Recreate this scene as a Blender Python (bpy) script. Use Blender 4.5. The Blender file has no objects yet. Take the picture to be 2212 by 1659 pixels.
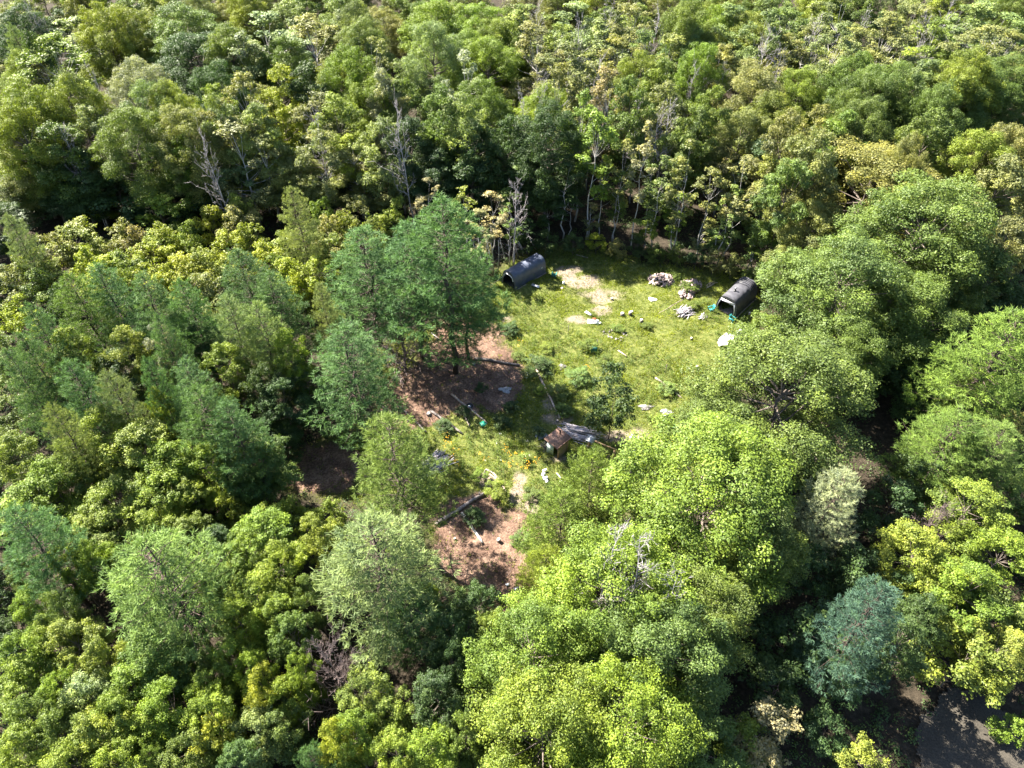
import bpy, math, random
import numpy as np
from math import radians, sin, cos, pi
random.seed(7)
rng = np.random.default_rng(11)
scene = bpy.context.scene
col = scene.collection

# ------------------------------------------------------------------ camera, sky, sun, exposure
CAM_H = 55.0
PITCH = 45.0                       # degrees below the horizon
F_D = 1579.5                       # focal length in units of a 2212 x 1659 picture
cd = bpy.data.cameras.new("camera"); cam = bpy.data.objects.new("camera", cd); col.objects.link(cam)
cam.location = (0, 0, CAM_H); cam.rotation_euler = (radians(90 - PITCH), 0, 0)
cd.sensor_width = 36; cd.lens = 36 * F_D / 2212; cd.clip_start = 0.5; cd.clip_end = 4000
scene.camera = cam
SUN_EL, SUN_AZ = 44.0, -52.0       # azimuth clockwise from +Y
w = bpy.data.worlds.new("World"); scene.world = w; w.use_nodes = True
nt = w.node_tree; sky = nt.nodes.new("ShaderNodeTexSky"); sky.sky_type = 'NISHITA'; sky.sun_disc = False
sky.sun_elevation = radians(SUN_EL); sky.sun_rotation = radians(SUN_AZ % 360)
nt.links.new(sky.outputs[0], nt.nodes["Background"].inputs[0]); nt.nodes["Background"].inputs[1].default_value = 0.05
ld = bpy.data.lights.new("sun", 'SUN'); ld.energy = 5.0; ld.angle = radians(0.5); ld.color = (1, 0.93, 0.80)
sun = bpy.data.objects.new("sun", ld); col.objects.link(sun)
sx, sy = sin(radians(SUN_AZ)), cos(radians(SUN_AZ))
sun.rotation_euler = (radians(90 - SUN_EL), 0, math.atan2(sx, -sy))
sun.location = (-60, 60, 80)
scene.view_settings.view_transform = 'Standard'; scene.view_settings.look = 'None'
scene.view_settings.exposure = 2.95; scene.view_settings.gamma = 1
scene.cycles.max_bounces = 6; scene.cycles.diffuse_bounces = 3; scene.cycles.transmission_bounces = 3

def W(x, y, z=0.0):
    """point on height z seen at (x, y) of the 2212 x 1659 view of the place"""
    s, c = sin(radians(PITCH)), cos(radians(PITCH))
    a, b = x - 1106, 829.5 - y
    dy, dz = c * F_D + s * b, -s * F_D + c * b
    t = (z - CAM_H) / dz
    return (a * t, dy * t)
def depth(wx, wy, wz):
    return wy * cos(radians(PITCH)) + (CAM_H - wz) * sin(radians(PITCH))
def proj(wx, wy, wz):
    s, c = sin(radians(PITCH)), cos(radians(PITCH))
    d = wy * c + (CAM_H - wz) * s
    up = wy * s - (CAM_H - wz) * c
    return (1106 + F_D * wx / d, 829.5 - F_D * up / d)
def gz(x, y):
    return 0.16 * np.sin(x * 0.31 + 1.3) * np.cos(y * 0.27) + 0.10 * np.sin(x * 0.83 + y * 0.6) + 0.05 * np.sin(y * 1.9 - x * 1.3)

# ------------------------------------------------------------------ numpy noise
_perm = np.random.default_rng(5).random((256, 256))
def vnoise(x, y, sc):
    x = np.asarray(x) / sc + 1000.5; y = np.asarray(y) / sc + 1000.5
    xi = np.floor(x).astype(int); yi = np.floor(y).astype(int); fx = x - xi; fy = y - yi
    fx = fx * fx * (3 - 2 * fx); fy = fy * fy * (3 - 2 * fy)
    g = lambda a, b: _perm[a % 256, b % 256]
    return (g(xi, yi) * (1 - fx) + g(xi + 1, yi) * fx) * (1 - fy) + (g(xi, yi + 1) * (1 - fx) + g(xi + 1, yi + 1) * fx) * fy
def fnoise(x, y, sc):
    return 0.5 * vnoise(x, y, sc) + 0.3 * vnoise(x + 31, y + 7, sc / 2.1) + 0.2 * vnoise(x + 3, y + 57, sc / 4.3)
def inpoly(px, py, poly):
    px = np.asarray(px, float); py = np.asarray(py, float); r = np.zeros(px.shape, bool); n = len(poly)
    for i in range(n):
        x1, y1 = poly[i]; x2, y2 = poly[(i + 1) % n]
        c = ((y1 > py) != (y2 > py)) & (px < (x2 - x1) * (py - y1) / (y2 - y1 + 1e-12) + x1)
        r ^= c
    return r

# ------------------------------------------------------------------ mesh builder
class MB:
    def __init__(s): s.v = []; s.q = []; s.t = []; s.n = 0; s.tint = []; s.faces = []
    def addq(s, v, q, tint=None):
        v = np.asarray(v, float).reshape(-1, 3); q = np.asarray(q, int).reshape(-1, 4)
        s.v.append(v); s.q.append(q + s.n); s.n += len(v)
        s.tint.append(np.full(len(v), 0.5) if tint is None else np.broadcast_to(tint, (len(v),)).astype(float))
    def addf(s, v, faces, tint=None):
        v = np.asarray(v, float).reshape(-1, 3); s.v.append(v)
        for f in faces: s.faces.append([i + s.n for i in f])
        s.n += len(v); s.tint.append(np.full(len(v), 0.5) if tint is None else np.full(len(v), tint))
    def box(s, c, d, rz=0.0, tilt=0.0, tint=None):
        h = np.array(d) / 2
        p = np.array([[a, b, e] for a in (-1, 1) for b in (-1, 1) for e in (-1, 1)], float) * h
        if tilt: p = p @ np.array([[1, 0, 0], [0, cos(tilt), sin(tilt)], [0, -sin(tilt), cos(tilt)]])
        p = p @ np.array([[cos(rz), sin(rz), 0], [-sin(rz), cos(rz), 0], [0, 0, 1]]) + np.array(c)
        s.addf(p, [(0, 1, 3, 2), (4, 6, 7, 5), (0, 4, 5, 1), (2, 3, 7, 6), (0, 2, 6, 4), (1, 5, 7, 3)], 0.5 if tint is None else tint)
    def tube(s, pts, rad, k=6, tint=0.5, cap=True):
        pts = np.asarray(pts, float); n = len(pts); rad = np.broadcast_to(rad, (n,))
        V = []
        for i in range(n):
            d = pts[min(i + 1, n - 1)] - pts[max(i - 1, 0)]; d = d / (np.linalg.norm(d) + 1e-9)
            a = np.cross(d, (0.13, 0.97, 0.2) if abs(d[1]) < 0.9 else (1, 0, 0)); a /= np.linalg.norm(a); b = np.cross(d, a)
            for j in range(k):
                t = 2 * pi * j / k; V.append(pts[i] + rad[i] * (cos(t) * a + sin(t) * b))
        Q = [(i * k + j, i * k + (j + 1) % k, (i + 1) * k + (j + 1) % k, (i + 1) * k + j) for i in range(n - 1) for j in range(k)]
        base = s.n
        s.addq(V, Q, tint)
        if cap:
            s.faces.append([base + j for j in range(k)][::-1]); s.faces.append([base + (n - 1) * k + j for j in range(k)])
    def cards(s, c, n, size, asp=0.62, tint=None, bend=0.0):
        """rhombic leaves: centres c, normals n"""
        N = len(c); r = rng.normal(size=(N, 3)); n = n / (np.linalg.norm(n, axis=1, keepdims=True) + 1e-9)
        a = np.cross(n, r); a /= (np.linalg.norm(a, axis=1, keepdims=True) + 1e-9); b = np.cross(n, a)
        size = np.broadcast_to(size, (N,))[:, None]
        v = np.stack([c - a * size * .5, c + b * size * asp * .5 - n * size * .08, c + a * size * .5, c - b * size * asp * .5 - n * size * .08], 1).reshape(-1, 3)
        q = np.arange(N * 4).reshape(-1, 4)
        s.addq(v, q, np.repeat(np.broadcast_to(0.5 if tint is None else tint, (N,)), 4))
    def blades(s, c, d, ln, wd, tint=None):
        """narrow blades from c along d"""
        N = len(c); d = d / (np.linalg.norm(d, axis=1, keepdims=True) + 1e-9)
        r = rng.normal(size=(N, 3)); a = np.cross(d, r); a /= (np.linalg.norm(a, axis=1, keepdims=True) + 1e-9)
        ln = np.broadcast_to(ln, (N,))[:, None]; wd = np.broadcast_to(wd, (N,))[:, None]
        v = np.stack([c - a * wd * .4, c + a * wd * .4, c + d * ln * .6 + a * wd * .5, c + d * ln + 0 * a], 1)
        v2 = v.copy(); v2[:, 2] = c + d * ln * .65 + a * wd * .5
        s.addq(v2.reshape(-1, 3), np.arange(N * 4).reshape(-1, 4), np.repeat(np.broadcast_to(0.5 if tint is None else tint, (N,)), 4))
    def mesh(s, name, mat):
        me = bpy.data.meshes.new(name)
        V = np.concatenate(s.v); nq = np.concatenate(s.q) if s.q else np.zeros((0, 4), int)
        loops = nq.reshape(-1); starts = np.arange(len(nq)) * 4
        if s.faces:
            ext = np.concatenate([np.array(f) for f in s.faces]); ln = np.array([len(f) for f in s.faces])
            st = len(loops) + np.concatenate([[0], np.cumsum(ln)[:-1]]); loops = np.concatenate([loops, ext]); starts = np.concatenate([starts, st])
        me.vertices.add(len(V)); me.vertices.foreach_set("co", V.reshape(-1).astype(np.float32))
        me.loops.add(len(loops)); me.loops.foreach_set("vertex_index", loops.astype(np.int32))
        me.polygons.add(len(starts)); me.polygons.foreach_set("loop_start", starts.astype(np.int32))
        me.update(calc_edges=True)
        at = me.attributes.new("tint", 'FLOAT', 'POINT'); at.data.foreach_set("value", np.concatenate(s.tint).astype(np.float32))
        me.materials.append(mat); me.validate()
        return me
    def build(s, name, mat, parent=None):
        o = bpy.data.objects.new(name, s.mesh(name, mat)); col.objects.link(o)
        if parent: o.parent = parent
        return o

def tag(o, label=None, cat=None, group=None, kind=None):
    if label: o['label'] = label
    if cat: o['category'] = cat
    if group: o['group'] = group
    if kind: o['kind'] = kind
    return o
def empty(name, loc, rz=0.0):
    o = bpy.data.objects.new(name, None); o.location = loc; o.rotation_euler = (0, 0, rz); o.empty_display_size = 0.3
    col.objects.link(o); return o

# ------------------------------------------------------------------ materials
def mat_new(name):
    m = bpy.data.materials.new(name); m.use_nodes = True; nt = m.node_tree
    for n in list(nt.nodes): nt.nodes.remove(n)
    out = nt.nodes.new("ShaderNodeOutputMaterial"); return m, nt, out
def ramp(nt, stops):
    r = nt.nodes.new("ShaderNodeValToRGB"); el = r.color_ramp.elements
    while len(el) < len(stops): el.new(0.5)
    for e, (p, c) in zip(el, stops): e.position = p; e.color = (*c, 1)
    return r
def foliage_mat(name, transl=0.38, warm=(1.12, 1.18, 0.5), spec=0.25, rough=0.55):
    """leaf: colour of the object, varied leaf by leaf by the tint attribute"""
    m, nt, out = mat_new(name); L = nt.links.new
    oi = nt.nodes.new("ShaderNodeObjectInfo"); at = nt.nodes.new("ShaderNodeAttribute"); at.attribute_name = "tint"
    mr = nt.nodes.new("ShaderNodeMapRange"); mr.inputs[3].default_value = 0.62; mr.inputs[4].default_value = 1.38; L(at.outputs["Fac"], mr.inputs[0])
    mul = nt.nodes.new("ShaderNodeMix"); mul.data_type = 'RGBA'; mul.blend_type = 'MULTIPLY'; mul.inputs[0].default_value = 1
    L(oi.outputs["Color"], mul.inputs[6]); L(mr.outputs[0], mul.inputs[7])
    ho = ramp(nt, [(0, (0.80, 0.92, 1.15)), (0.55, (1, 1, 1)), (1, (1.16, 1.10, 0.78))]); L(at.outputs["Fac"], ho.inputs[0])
    mu2 = nt.nodes.new("ShaderNodeMix"); mu2.data_type = 'RGBA'; mu2.blend_type = 'MULTIPLY'; mu2.inputs[0].default_value = 1
    L(mul.outputs[2], mu2.inputs[6]); L(ho.outputs[0], mu2.inputs[7])
    p = nt.nodes.new("ShaderNodeBsdfPrincipled"); p.inputs["Roughness"].default_value = rough
    p.inputs["Specular IOR Level"].default_value = spec; L(mu2.outputs[2], p.inputs["Base Color"])
    tr = nt.nodes.new("ShaderNodeBsdfTranslucent")
    mu3 = nt.nodes.new("ShaderNodeMix"); mu3.data_type = 'RGBA'; mu3.blend_type = 'MULTIPLY'; mu3.inputs[0].default_value = 1
    mu3.inputs[7].default_value = (*warm, 1); L(mu2.outputs[2], mu3.inputs[6]); L(mu3.outputs[2], tr.inputs[0])
    mx = nt.nodes.new("ShaderNodeMixShader"); mx.inputs[0].default_value = transl
    L(p.outputs[0], mx.inputs[1]); L(tr.outputs[0], mx.inputs[2]); L(mx.outputs[0], out.inputs[0])
    return m
def surf(name, c1, c2, scale=6.0, rough=0.85, stretch=(1, 1, 1), spec=0.3, tintamt=0.0, metal=0.0, bump=0.0):
    m, nt, out = mat_new(name); L = nt.links.new
    tc = nt.nodes.new("ShaderNodeTexCoord"); mp = nt.nodes.new("ShaderNodeMapping"); mp.inputs[3].default_value = stretch
    L(tc.outputs["Object"], mp.inputs[0])
    no = nt.nodes.new("ShaderNodeTexNoise"); no.inputs["Scale"].default_value = scale; no.inputs["Detail"].default_value = 6; no.inputs["Roughness"].default_value = 0.65
    L(mp.outputs[0], no.inputs[0]); r = ramp(nt, [(0.3, c1), (0.7, c2)]); L(no.outputs[0], r.inputs[0])
    src = r.outputs[0]
    if tintamt:
        at = nt.nodes.new("ShaderNodeObjectInfo"); mr = nt.nodes.new("ShaderNodeMapRange")
        mr.inputs[3].default_value = 1 - tintamt; mr.inputs[4].default_value = 1 + tintamt; L(at.outputs["Random"], mr.inputs[0])
        mu = nt.nodes.new("ShaderNodeMix"); mu.data_type = 'RGBA'; mu.blend_type = 'MULTIPLY'; mu.inputs[0].default_value = 1
        L(src, mu.inputs[6]); L(mr.outputs[0], mu.inputs[7]); src = mu.outputs[2]
    p = nt.nodes.new("ShaderNodeBsdfPrincipled"); p.inputs["Roughness"].default_value = rough; p.inputs["Metallic"].default_value = metal
    p.inputs["Specular IOR Level"].default_value = spec
    L(src, p.inputs["Base Color"]); L(p.outputs[0], out.inputs[0])
    if bump:
        b = nt.nodes.new("ShaderNodeBump"); b.inputs["Strength"].default_value = bump; b.inputs["Distance"].default_value = 0.05
        L(no.outputs[0], b.inputs["Height"]); L(b.outputs[0], p.inputs["Normal"])
    return m

M = {}
M['leaf'] = foliage_mat('broad_leaf', 0.34)
M['needle'] = foliage_mat('pine_needle', 0.28, (1.1, 1.15, 0.6), 0.15, 0.6)
M['grass'] = foliage_mat('grass_blade', 0.40)
M['bark'] = surf('grey_bark', (0.05, 0.04, 0.035), (0.16, 0.13, 0.11), 5, stretch=(1, 1, .25), bump=.6)
M['pinebark'] = surf('pine_bark', (0.025, 0.018, 0.016), (0.085, 0.06, 0.05), 5, stretch=(1, 1, .25), bump=.6)
M['birch'] = surf('pale_bark', (0.16, 0.15, 0.14), (0.50, 0.48, 0.46), 4, stretch=(1, 1, .6))
M['dead'] = surf('bleached_deadwood', (0.16, 0.145, 0.15), (0.40, 0.37, 0.38), 4)
M['deadbrown'] = surf('brown_deadwood', (0.09, 0.065, 0.06), (0.22, 0.17, 0.165), 4)
M['pole'] = surf('weathered_pole', (0.18, 0.16, 0.18), (0.50, 0.46, 0.49), 3, stretch=(3, 3, 3), tintamt=0.45)
M['log'] = surf('weathered_log', (0.16, 0.12, 0.10), (0.42, 0.35, 0.30), 5, tintamt=0.2, bump=.5)
M['loggrey'] = surf('barked_log', (0.06, 0.05, 0.05), (0.22, 0.19, 0.18), 5, tintamt=0.2, bump=.5)
M['cutend'] = surf('fresh_cut_wood', (0.42, 0.33, 0.26), (0.62, 0.54, 0.46), 12)
M['firewood'] = surf('split_firewood', (0.11, 0.075, 0.07), (0.38, 0.30, 0.29), 5, tintamt=0.5)
M['tarp'] = surf('charcoal_tarp', (0.042, 0.042, 0.052), (0.075, 0.075, 0.088), 2.2, rough=0.42, spec=0.5, bump=.35)
M['tarpnavy'] = surf('navy_tarp', (0.038, 0.046, 0.072), (0.066, 0.078, 0.115), 2.2, rough=0.40, spec=0.5, bump=.3)
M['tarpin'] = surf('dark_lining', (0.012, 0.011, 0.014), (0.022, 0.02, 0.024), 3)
M['white'] = surf('white_plastic', (0.62, 0.62, 0.64), (0.82, 0.82, 0.84), 5, rough=.5)
M['flap'] = surf('pale_lavender_flap', (0.40, 0.36, 0.48), (0.58, 0.55, 0.64), 4)
M['teal'] = surf('teal_plastic', (0.015, 0.15, 0.16), (0.03, 0.24, 0.24), 3, rough=.45)
M['green'] = surf('green_plastic', (0.01, 0.12, 0.08), (0.02, 0.19, 0.13), 3, rough=.4)
M['black'] = surf('black_plastic', (0.012, 0.012, 0.014), (0.03, 0.03, 0.034), 4, rough=.4)
M['palegravel'] = surf('pale_gravel', (.13, .13, .135), (.46, .46, .48), 7)
M['metal'] = surf('galvanised_sheet', (0.32, 0.34, 0.38), (0.50, 0.52, 0.56), 3, rough=.35, metal=.6)
M['rust'] = surf('brown_roofing', (0.13, 0.075, 0.055), (0.22, 0.135, 0.105), 4, rough=.75)
M['plank'] = surf('tan_planks', (0.20, 0.145, 0.095), (0.34, 0.26, 0.18), 3, stretch=(1, 1, 9))
M['beam'] = surf('orange_brown_beam', (0.26, 0.16, 0.09), (0.46, 0.31, 0.19), 6)
M['door'] = surf('pale_green_door', (0.42, 0.48, 0.44), (0.56, 0.62, 0.57), 3)
M['stone'] = surf('grey_stone', (.08, .075, .075), (.27, .25, .24), 6, tintamt=.3)
M['red'] = surf('red_paint', (0.36, 0.03, 0.03), (0.48, 0.06, 0.05), 3)
M['orange'] = surf('orange_paint', (0.45, 0.11, 0.03), (0.55, 0.16, 0.05), 3)
M['bluejunk'] = surf('blue_grey_stone', (0.10, 0.12, 0.16), (0.32, 0.36, 0.44), 6, tintamt=.3)
M['flower'] = surf('orange_petals', (0.55, 0.22, 0.01), (0.70, 0.40, 0.02), 4)
M['whiteflower'] = surf('white_petals', (0.6, 0.62, 0.55), (0.75, 0.75, 0.7), 4)

# ------------------------------------------------------------------ zones of the ground (all in the 2212 x 1659 view, turned into ground coordinates)
CLEAR_V = [(1040, 640), (1075, 585), (1130, 545), (1215, 528), (1290, 545), (1400, 568), (1500, 580), (1600, 590), (1650, 640), (1640, 700), (1600, 770), (1540, 850), (1500, 920), (1530, 1010), (1400, 1060), (1330, 1120), (1230, 1180), (1210, 1290), (1140, 1345), (1100, 1350), (1040, 1290), (980, 1260), (935, 1190), (930, 1110), (880, 1080), (760, 1080), (620, 1060), (590, 1000), (700, 960), (770, 900), (850, 850), (790, 770), (860, 730), (960, 700)]
CLEAR = [W(*p) for p in CLEAR_V]
ROAD = [W(*p) for p in [(1940, 1900), (1985, 1659), (1990, 1560), (2040, 1490), (2100, 1490), (2160, 1530), (2225, 1610), (2330, 1720), (2420, 1900)]]
def viewxy(x, y):
    s, c = sin(radians(PITCH)), cos(radians(PITCH)); d = y * c + CAM_H * s; up = y * s - CAM_H * c
    return 1106 + F_D * x / d, 829.5 - F_D * up / d
def blob(vx, vy, cx, cy, rx, ry, soft=.5):
    d = np.sqrt(((vx - cx) / rx) ** 2 + ((vy - cy) / ry) ** 2); return np.clip((1 + soft - d) / soft, 0, 1)
BARE = [(1270, 612, 42, 16), (1310, 640, 52, 14), (1300, 668, 26, 10), (1225, 585, 40, 14), (1240, 602, 20, 10), (1240, 690, 25, 10), (1110, 820, 20, 10), (1345, 940, 60, 16), (1385, 960, 60, 22), (1340, 1010, 30, 14), (1090, 690, 20, 8),
        (1160, 1100, 22, 30), (1125, 1080, 16, 30), (1195, 905, 40, 14), (1180, 870, 14, 20), (1050, 1040, 26, 14), (1130, 1040, 24, 12), (1220, 990, 40, 10)]
NEEDLE = [(1010, 720, 60, 38), (1010, 780, 90, 45), (960, 840, 100, 50), (1060, 830, 65, 45), (900, 870, 90, 40), (690, 1010, 80, 45), (1020, 1140, 70, 55), (1000, 1190, 50, 50), (1070, 1230, 75, 55), (1110, 1290, 55, 50), (1030, 1090, 45, 24), (880, 900, 70, 20), (1120, 1150, 30, 40)]
def zones(x, y):
    vx, vy = viewxy(x, y); n = fnoise(x, y, 3.0) - .5; n2 = fnoise(x + 77, y, 1.1) - .5
    inside = np.clip(sum(inpoly(x + ox, y + oy, CLEAR).astype(float) for ox, oy in ((0, 0), (.9, 0), (-.9, 0), (0, .9), (0, -.9))) / 5, 0, 1)
    bare = np.zeros_like(vx); need = np.zeros_like(vx)
    for b in BARE: bare = np.maximum(bare, blob(vx + n * 40, vy + n * 24, b[0], b[1], b[2] * .55, b[3] * .6, .9))
    for b in NEEDLE: need = np.maximum(need, blob(vx + n * 60, vy + n * 40, *b, .35))
    bare = np.clip(bare * 1.25 + n2 * 2.6 - .1, 0, 1) * (bare > .03); need = np.clip(need * 1.3 + n2 * 1.5 - .08, 0, 1) * (need > .02)
    bare = np.clip(bare, 0, 1) * (1 - need)
    return inside, bare, need

# ground sheet
def axis(lo, hi, a, b, fine, coarse):
    mid = np.arange(a, b, fine); 
    left = a - np.cumsum(np.geomspace(fine, coarse, 40)); right = b + np.cumsum(np.geomspace(fine, coarse, 40)) - fine
    return np.concatenate([left[left > lo][::-1], mid, right[right < hi]])
gx = axis(-900, 900, -24, 36, .3, 60); gy = axis(-600, 1200, 22, 86, .3, 60)
X, Y = np.meshgrid(gx, gy); Z = gz(X, Y) + (fnoise(X, Y, 1.3) - .5) * .22
mb = MB(); nx, ny = len(gx), len(gy)
idx = np.arange(nx * ny).reshape(ny, nx)
mb.addq(np.stack([X, Y, Z], -1).reshape(-1, 3), np.stack([idx[:-1, :-1], idx[:-1, 1:], idx[1:, 1:], idx[1:, :-1]], -1).reshape(-1, 4))
m, nt, out = mat_new('ground_soil_and_litter'); L = nt.links.new
at = {}
for k in ('grassy', 'bare', 'needles'):
    a = nt.nodes.new("ShaderNodeAttribute"); a.attribute_name = k; at[k] = a
tc = nt.nodes.new("ShaderNodeTexCoord")
def nz(sc, det=8, ro=.7):
    n = nt.nodes.new("ShaderNodeTexNoise"); n.inputs["Scale"].default_value = sc; n.inputs["Detail"].default_value = det; n.inputs["Roughness"].default_value = ro
    L(tc.outputs["Object"], n.inputs[0]); return n
n1, n2, n3 = nz(2.2), nz(5.5), nz(0.6)
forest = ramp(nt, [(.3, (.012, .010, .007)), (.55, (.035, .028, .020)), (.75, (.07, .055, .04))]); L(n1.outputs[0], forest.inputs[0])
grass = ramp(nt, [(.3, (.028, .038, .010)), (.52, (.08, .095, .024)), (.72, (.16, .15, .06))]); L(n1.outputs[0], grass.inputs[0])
bare = ramp(nt, [(.3, (.07, .055, .04)), (.5, (.16, .13, .10)), (.72, (.26, .22, .185))]); L(n2.outputs[0], bare.inputs[0])
nm = nt.nodes.new("ShaderNodeMix"); nm.data_type = 'FLOAT'; nm.inputs[0].default_value = .5; L(n2.outputs[0], nm.inputs[2]); L(n3.outputs[0], nm.inputs[3])
need = ramp(nt, [(.36, (.035, .022, .017)), (.48, (.10, .062, .046)), (.58, (.19, .125, .092)), (.68, (.30, .22, .17))]); L(nm.outputs[0], need.inputs[0])
def mixc(f, a, b):
    x = nt.nodes.new("ShaderNodeMix"); x.data_type = 'RGBA'; L(f, x.inputs[0]); L(a, x.inputs[6]); L(b, x.inputs[7]); return x.outputs[2]
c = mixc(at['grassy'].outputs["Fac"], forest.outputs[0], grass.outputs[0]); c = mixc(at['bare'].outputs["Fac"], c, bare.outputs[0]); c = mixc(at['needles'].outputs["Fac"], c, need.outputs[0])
p = nt.nodes.new("ShaderNodeBsdfPrincipled"); p.inputs["Roughness"].default_value = .95; p.inputs["Specular IOR Level"].default_value = .1
L(c, p.inputs["Base Color"]); bm = nt.nodes.new("ShaderNodeBump"); bm.inputs["Strength"].default_value = .9; bm.inputs["Distance"].default_value = .12
L(n2.outputs[0], bm.inputs["Height"]); L(bm.outputs[0], p.inputs["Normal"]); L(p.outputs[0], out.inputs[0])
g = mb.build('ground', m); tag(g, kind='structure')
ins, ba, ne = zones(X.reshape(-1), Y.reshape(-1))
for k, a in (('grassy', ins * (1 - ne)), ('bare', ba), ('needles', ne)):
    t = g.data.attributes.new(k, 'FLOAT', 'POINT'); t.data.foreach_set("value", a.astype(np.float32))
# gravel road, lower right
def densify(poly, n=6):
    o = []
    for i in range(len(poly)):
        a, b = np.array(poly[i]), np.array(poly[(i + 1) % len(poly)])
        for k in range(n): q = a + (b - a) * k / n; o.append(q + rng.normal(size=2) * .12)
    return o
rp = densify(ROAD, 5)
mb = MB(); xs = np.arange(20, 58, .16); ys = np.arange(4, 34, .16); XX, YY = np.meshgrid(xs, ys)
ok = inpoly(XX + (fnoise(XX, YY, 1.1) - .5) * 1.6, YY + (fnoise(XX + 40, YY, 1.1) - .5) * 1.6, [tuple(q) for q in rp])
ZZ = gz(XX, YY) + .14; vi = np.arange(XX.size).reshape(XX.shape)
mb.addq(np.stack([XX, YY, ZZ], -1).reshape(-1, 3), np.stack([vi[:-1, :-1], vi[:-1, 1:], vi[1:, 1:], vi[1:, :-1]], -1)[ok[:-1, :-1]].reshape(-1, 4))
M['gravel'] = surf('shade_darkened_gravel', (.020, .018, .014), (.060, .052, .042), 9, rough=.95, bump=.9)  # brownish gravel, its colour darkened further to stand for tree shade
tag(mb.build('gravel_track', M['gravel']), kind='structure')

# ------------------------------------------------------------------ tree makers
def sph(n, up=0.0):
    d = rng.normal(size=(n, 3)); d /= np.linalg.norm(d, axis=1, keepdims=True); d[:, 2] += up; d /= np.linalg.norm(d, axis=1, keepdims=True); return d
def limb_mesh(name, mat, h, r0, lobes, z0):
    mb = MB(); top = h * .72; n = 7; wob = rng.normal(size=(n, 2)) * .007 * h; wob[0] = 0
    pts = [(wob[i, 0], wob[i, 1], -0.3 + (top + .3) * i / (n - 1)) for i in range(n)]
    mb.tube(pts, [r0 * (1.25 if i == 0 else 1 - .85 * i / (n - 1)) for i in range(n)], 7)
    for l in lobes:
        zb = max(z0 * .8, min(l[2] - .35 * np.hypot(l[0], l[1]) - .6, top * .92)); k = zb / top * (n - 1); i = int(min(k, n - 2)); f = k - i
        a = np.array(pts[i]) * (1 - f) + np.array(pts[i + 1]) * f; b = np.array(l[:3]) - np.array([0, 0, .35 * l[3]]); mid = a * .5 + b * .5 + np.array([0, 0, -.08 * np.linalg.norm(b - a)])
        rr = r0 * (.5 - .32 * zb / top); mb.tube([a, mid, b], [rr, rr * .6, rr * .22], 5, cap=False)
        for _ in range(3):
            e = b + sph(1)[0] * l[3] * .6; mb.tube([mid * .4 + b * .6, e], [rr * .25, rr * .08], 4, cap=False)
    return mb.mesh(name, mat)
def make_broad(R, h, z0, nlobe, nclump, nleaf, leaf, lobr=.36, airy=0.0, seedt=0, asp=.62, droop=0.0):
    """crown of lobes > clumps > leaves; h total height, z0 crown foot, R radius"""
    mb = MB(); hc = h - z0; lobes = []
    lobes.append(np.array([rng.normal() * .1 * R, rng.normal() * .1 * R, h - R * lobr * .95, R * lobr * .95])); tries = 0
    while len(lobes) < nlobe and tries < 4000:
        tries += 1
        t = rng.random() ** .8; prof = (np.sin(pi * min(1, (t * .80 + .12))) ** .7)
        a = rng.random() * 2 * pi; rr = R * prof * (.35 + .48 * rng.random() ** .5) * (1 if t < .9 else .4)
        lr = R * lobr * (.75 + .5 * rng.random()) * (1 - .25 * t)
        q = np.array([rr * cos(a), rr * sin(a), z0 + lr * .6 + (hc - 1.4 * lr) * t])
        if all(np.linalg.norm(q - l[:3]) > .55 * (lr + l[3]) for l in lobes): lobes.append(np.array([*q, lr]))
    allc = []
    for l in lobes:
        lt = rng.normal() * .12
        k = max(4, int(nclump * (l[3] / (R * lobr)) ** 2)); d = sph(k * 2, .35); d = d[d[:, 2] > -.55][:k]; d = d[rng.random(len(d)) > .10]
        for e in d:
            cr = l[3] * (.20 + .38 * rng.random()); cc = l[:3] + e * np.array([1, 1, .85]) * l[3] * (.78 + .25 * rng.random())
            cc[2] -= droop * rng.random()
            n = int(nleaf * (cr / (R * lobr * .4)) ** 2); dd = sph(n, .25); dd = dd[(dd[:, 2] > -.6)]
            rad = cr * (1 - .45 * rng.random(len(dd)) ** 2 + airy * rng.normal(size=len(dd)))
            c = cc + dd * rad[:, None] * (np.array([1.1, 1.1, .75]) * (.7 + .65 * rng.random(3)))
            nn = dd * .8 + rng.normal(size=dd.shape) * .45 + np.array([0, 0, .45])
            ti = np.clip(.5 + lt + rng.normal() * .10 + rng.normal(size=len(c)) * .17, 0, 1)
            mb.cards(c, nn, leaf * (.7 + .6 * rng.random(len(c))), asp, ti)
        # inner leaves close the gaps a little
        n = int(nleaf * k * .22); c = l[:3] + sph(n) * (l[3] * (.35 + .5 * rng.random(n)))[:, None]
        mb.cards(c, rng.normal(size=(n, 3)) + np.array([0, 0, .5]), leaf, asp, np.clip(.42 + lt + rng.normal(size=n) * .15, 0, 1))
    return mb, lobes
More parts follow.
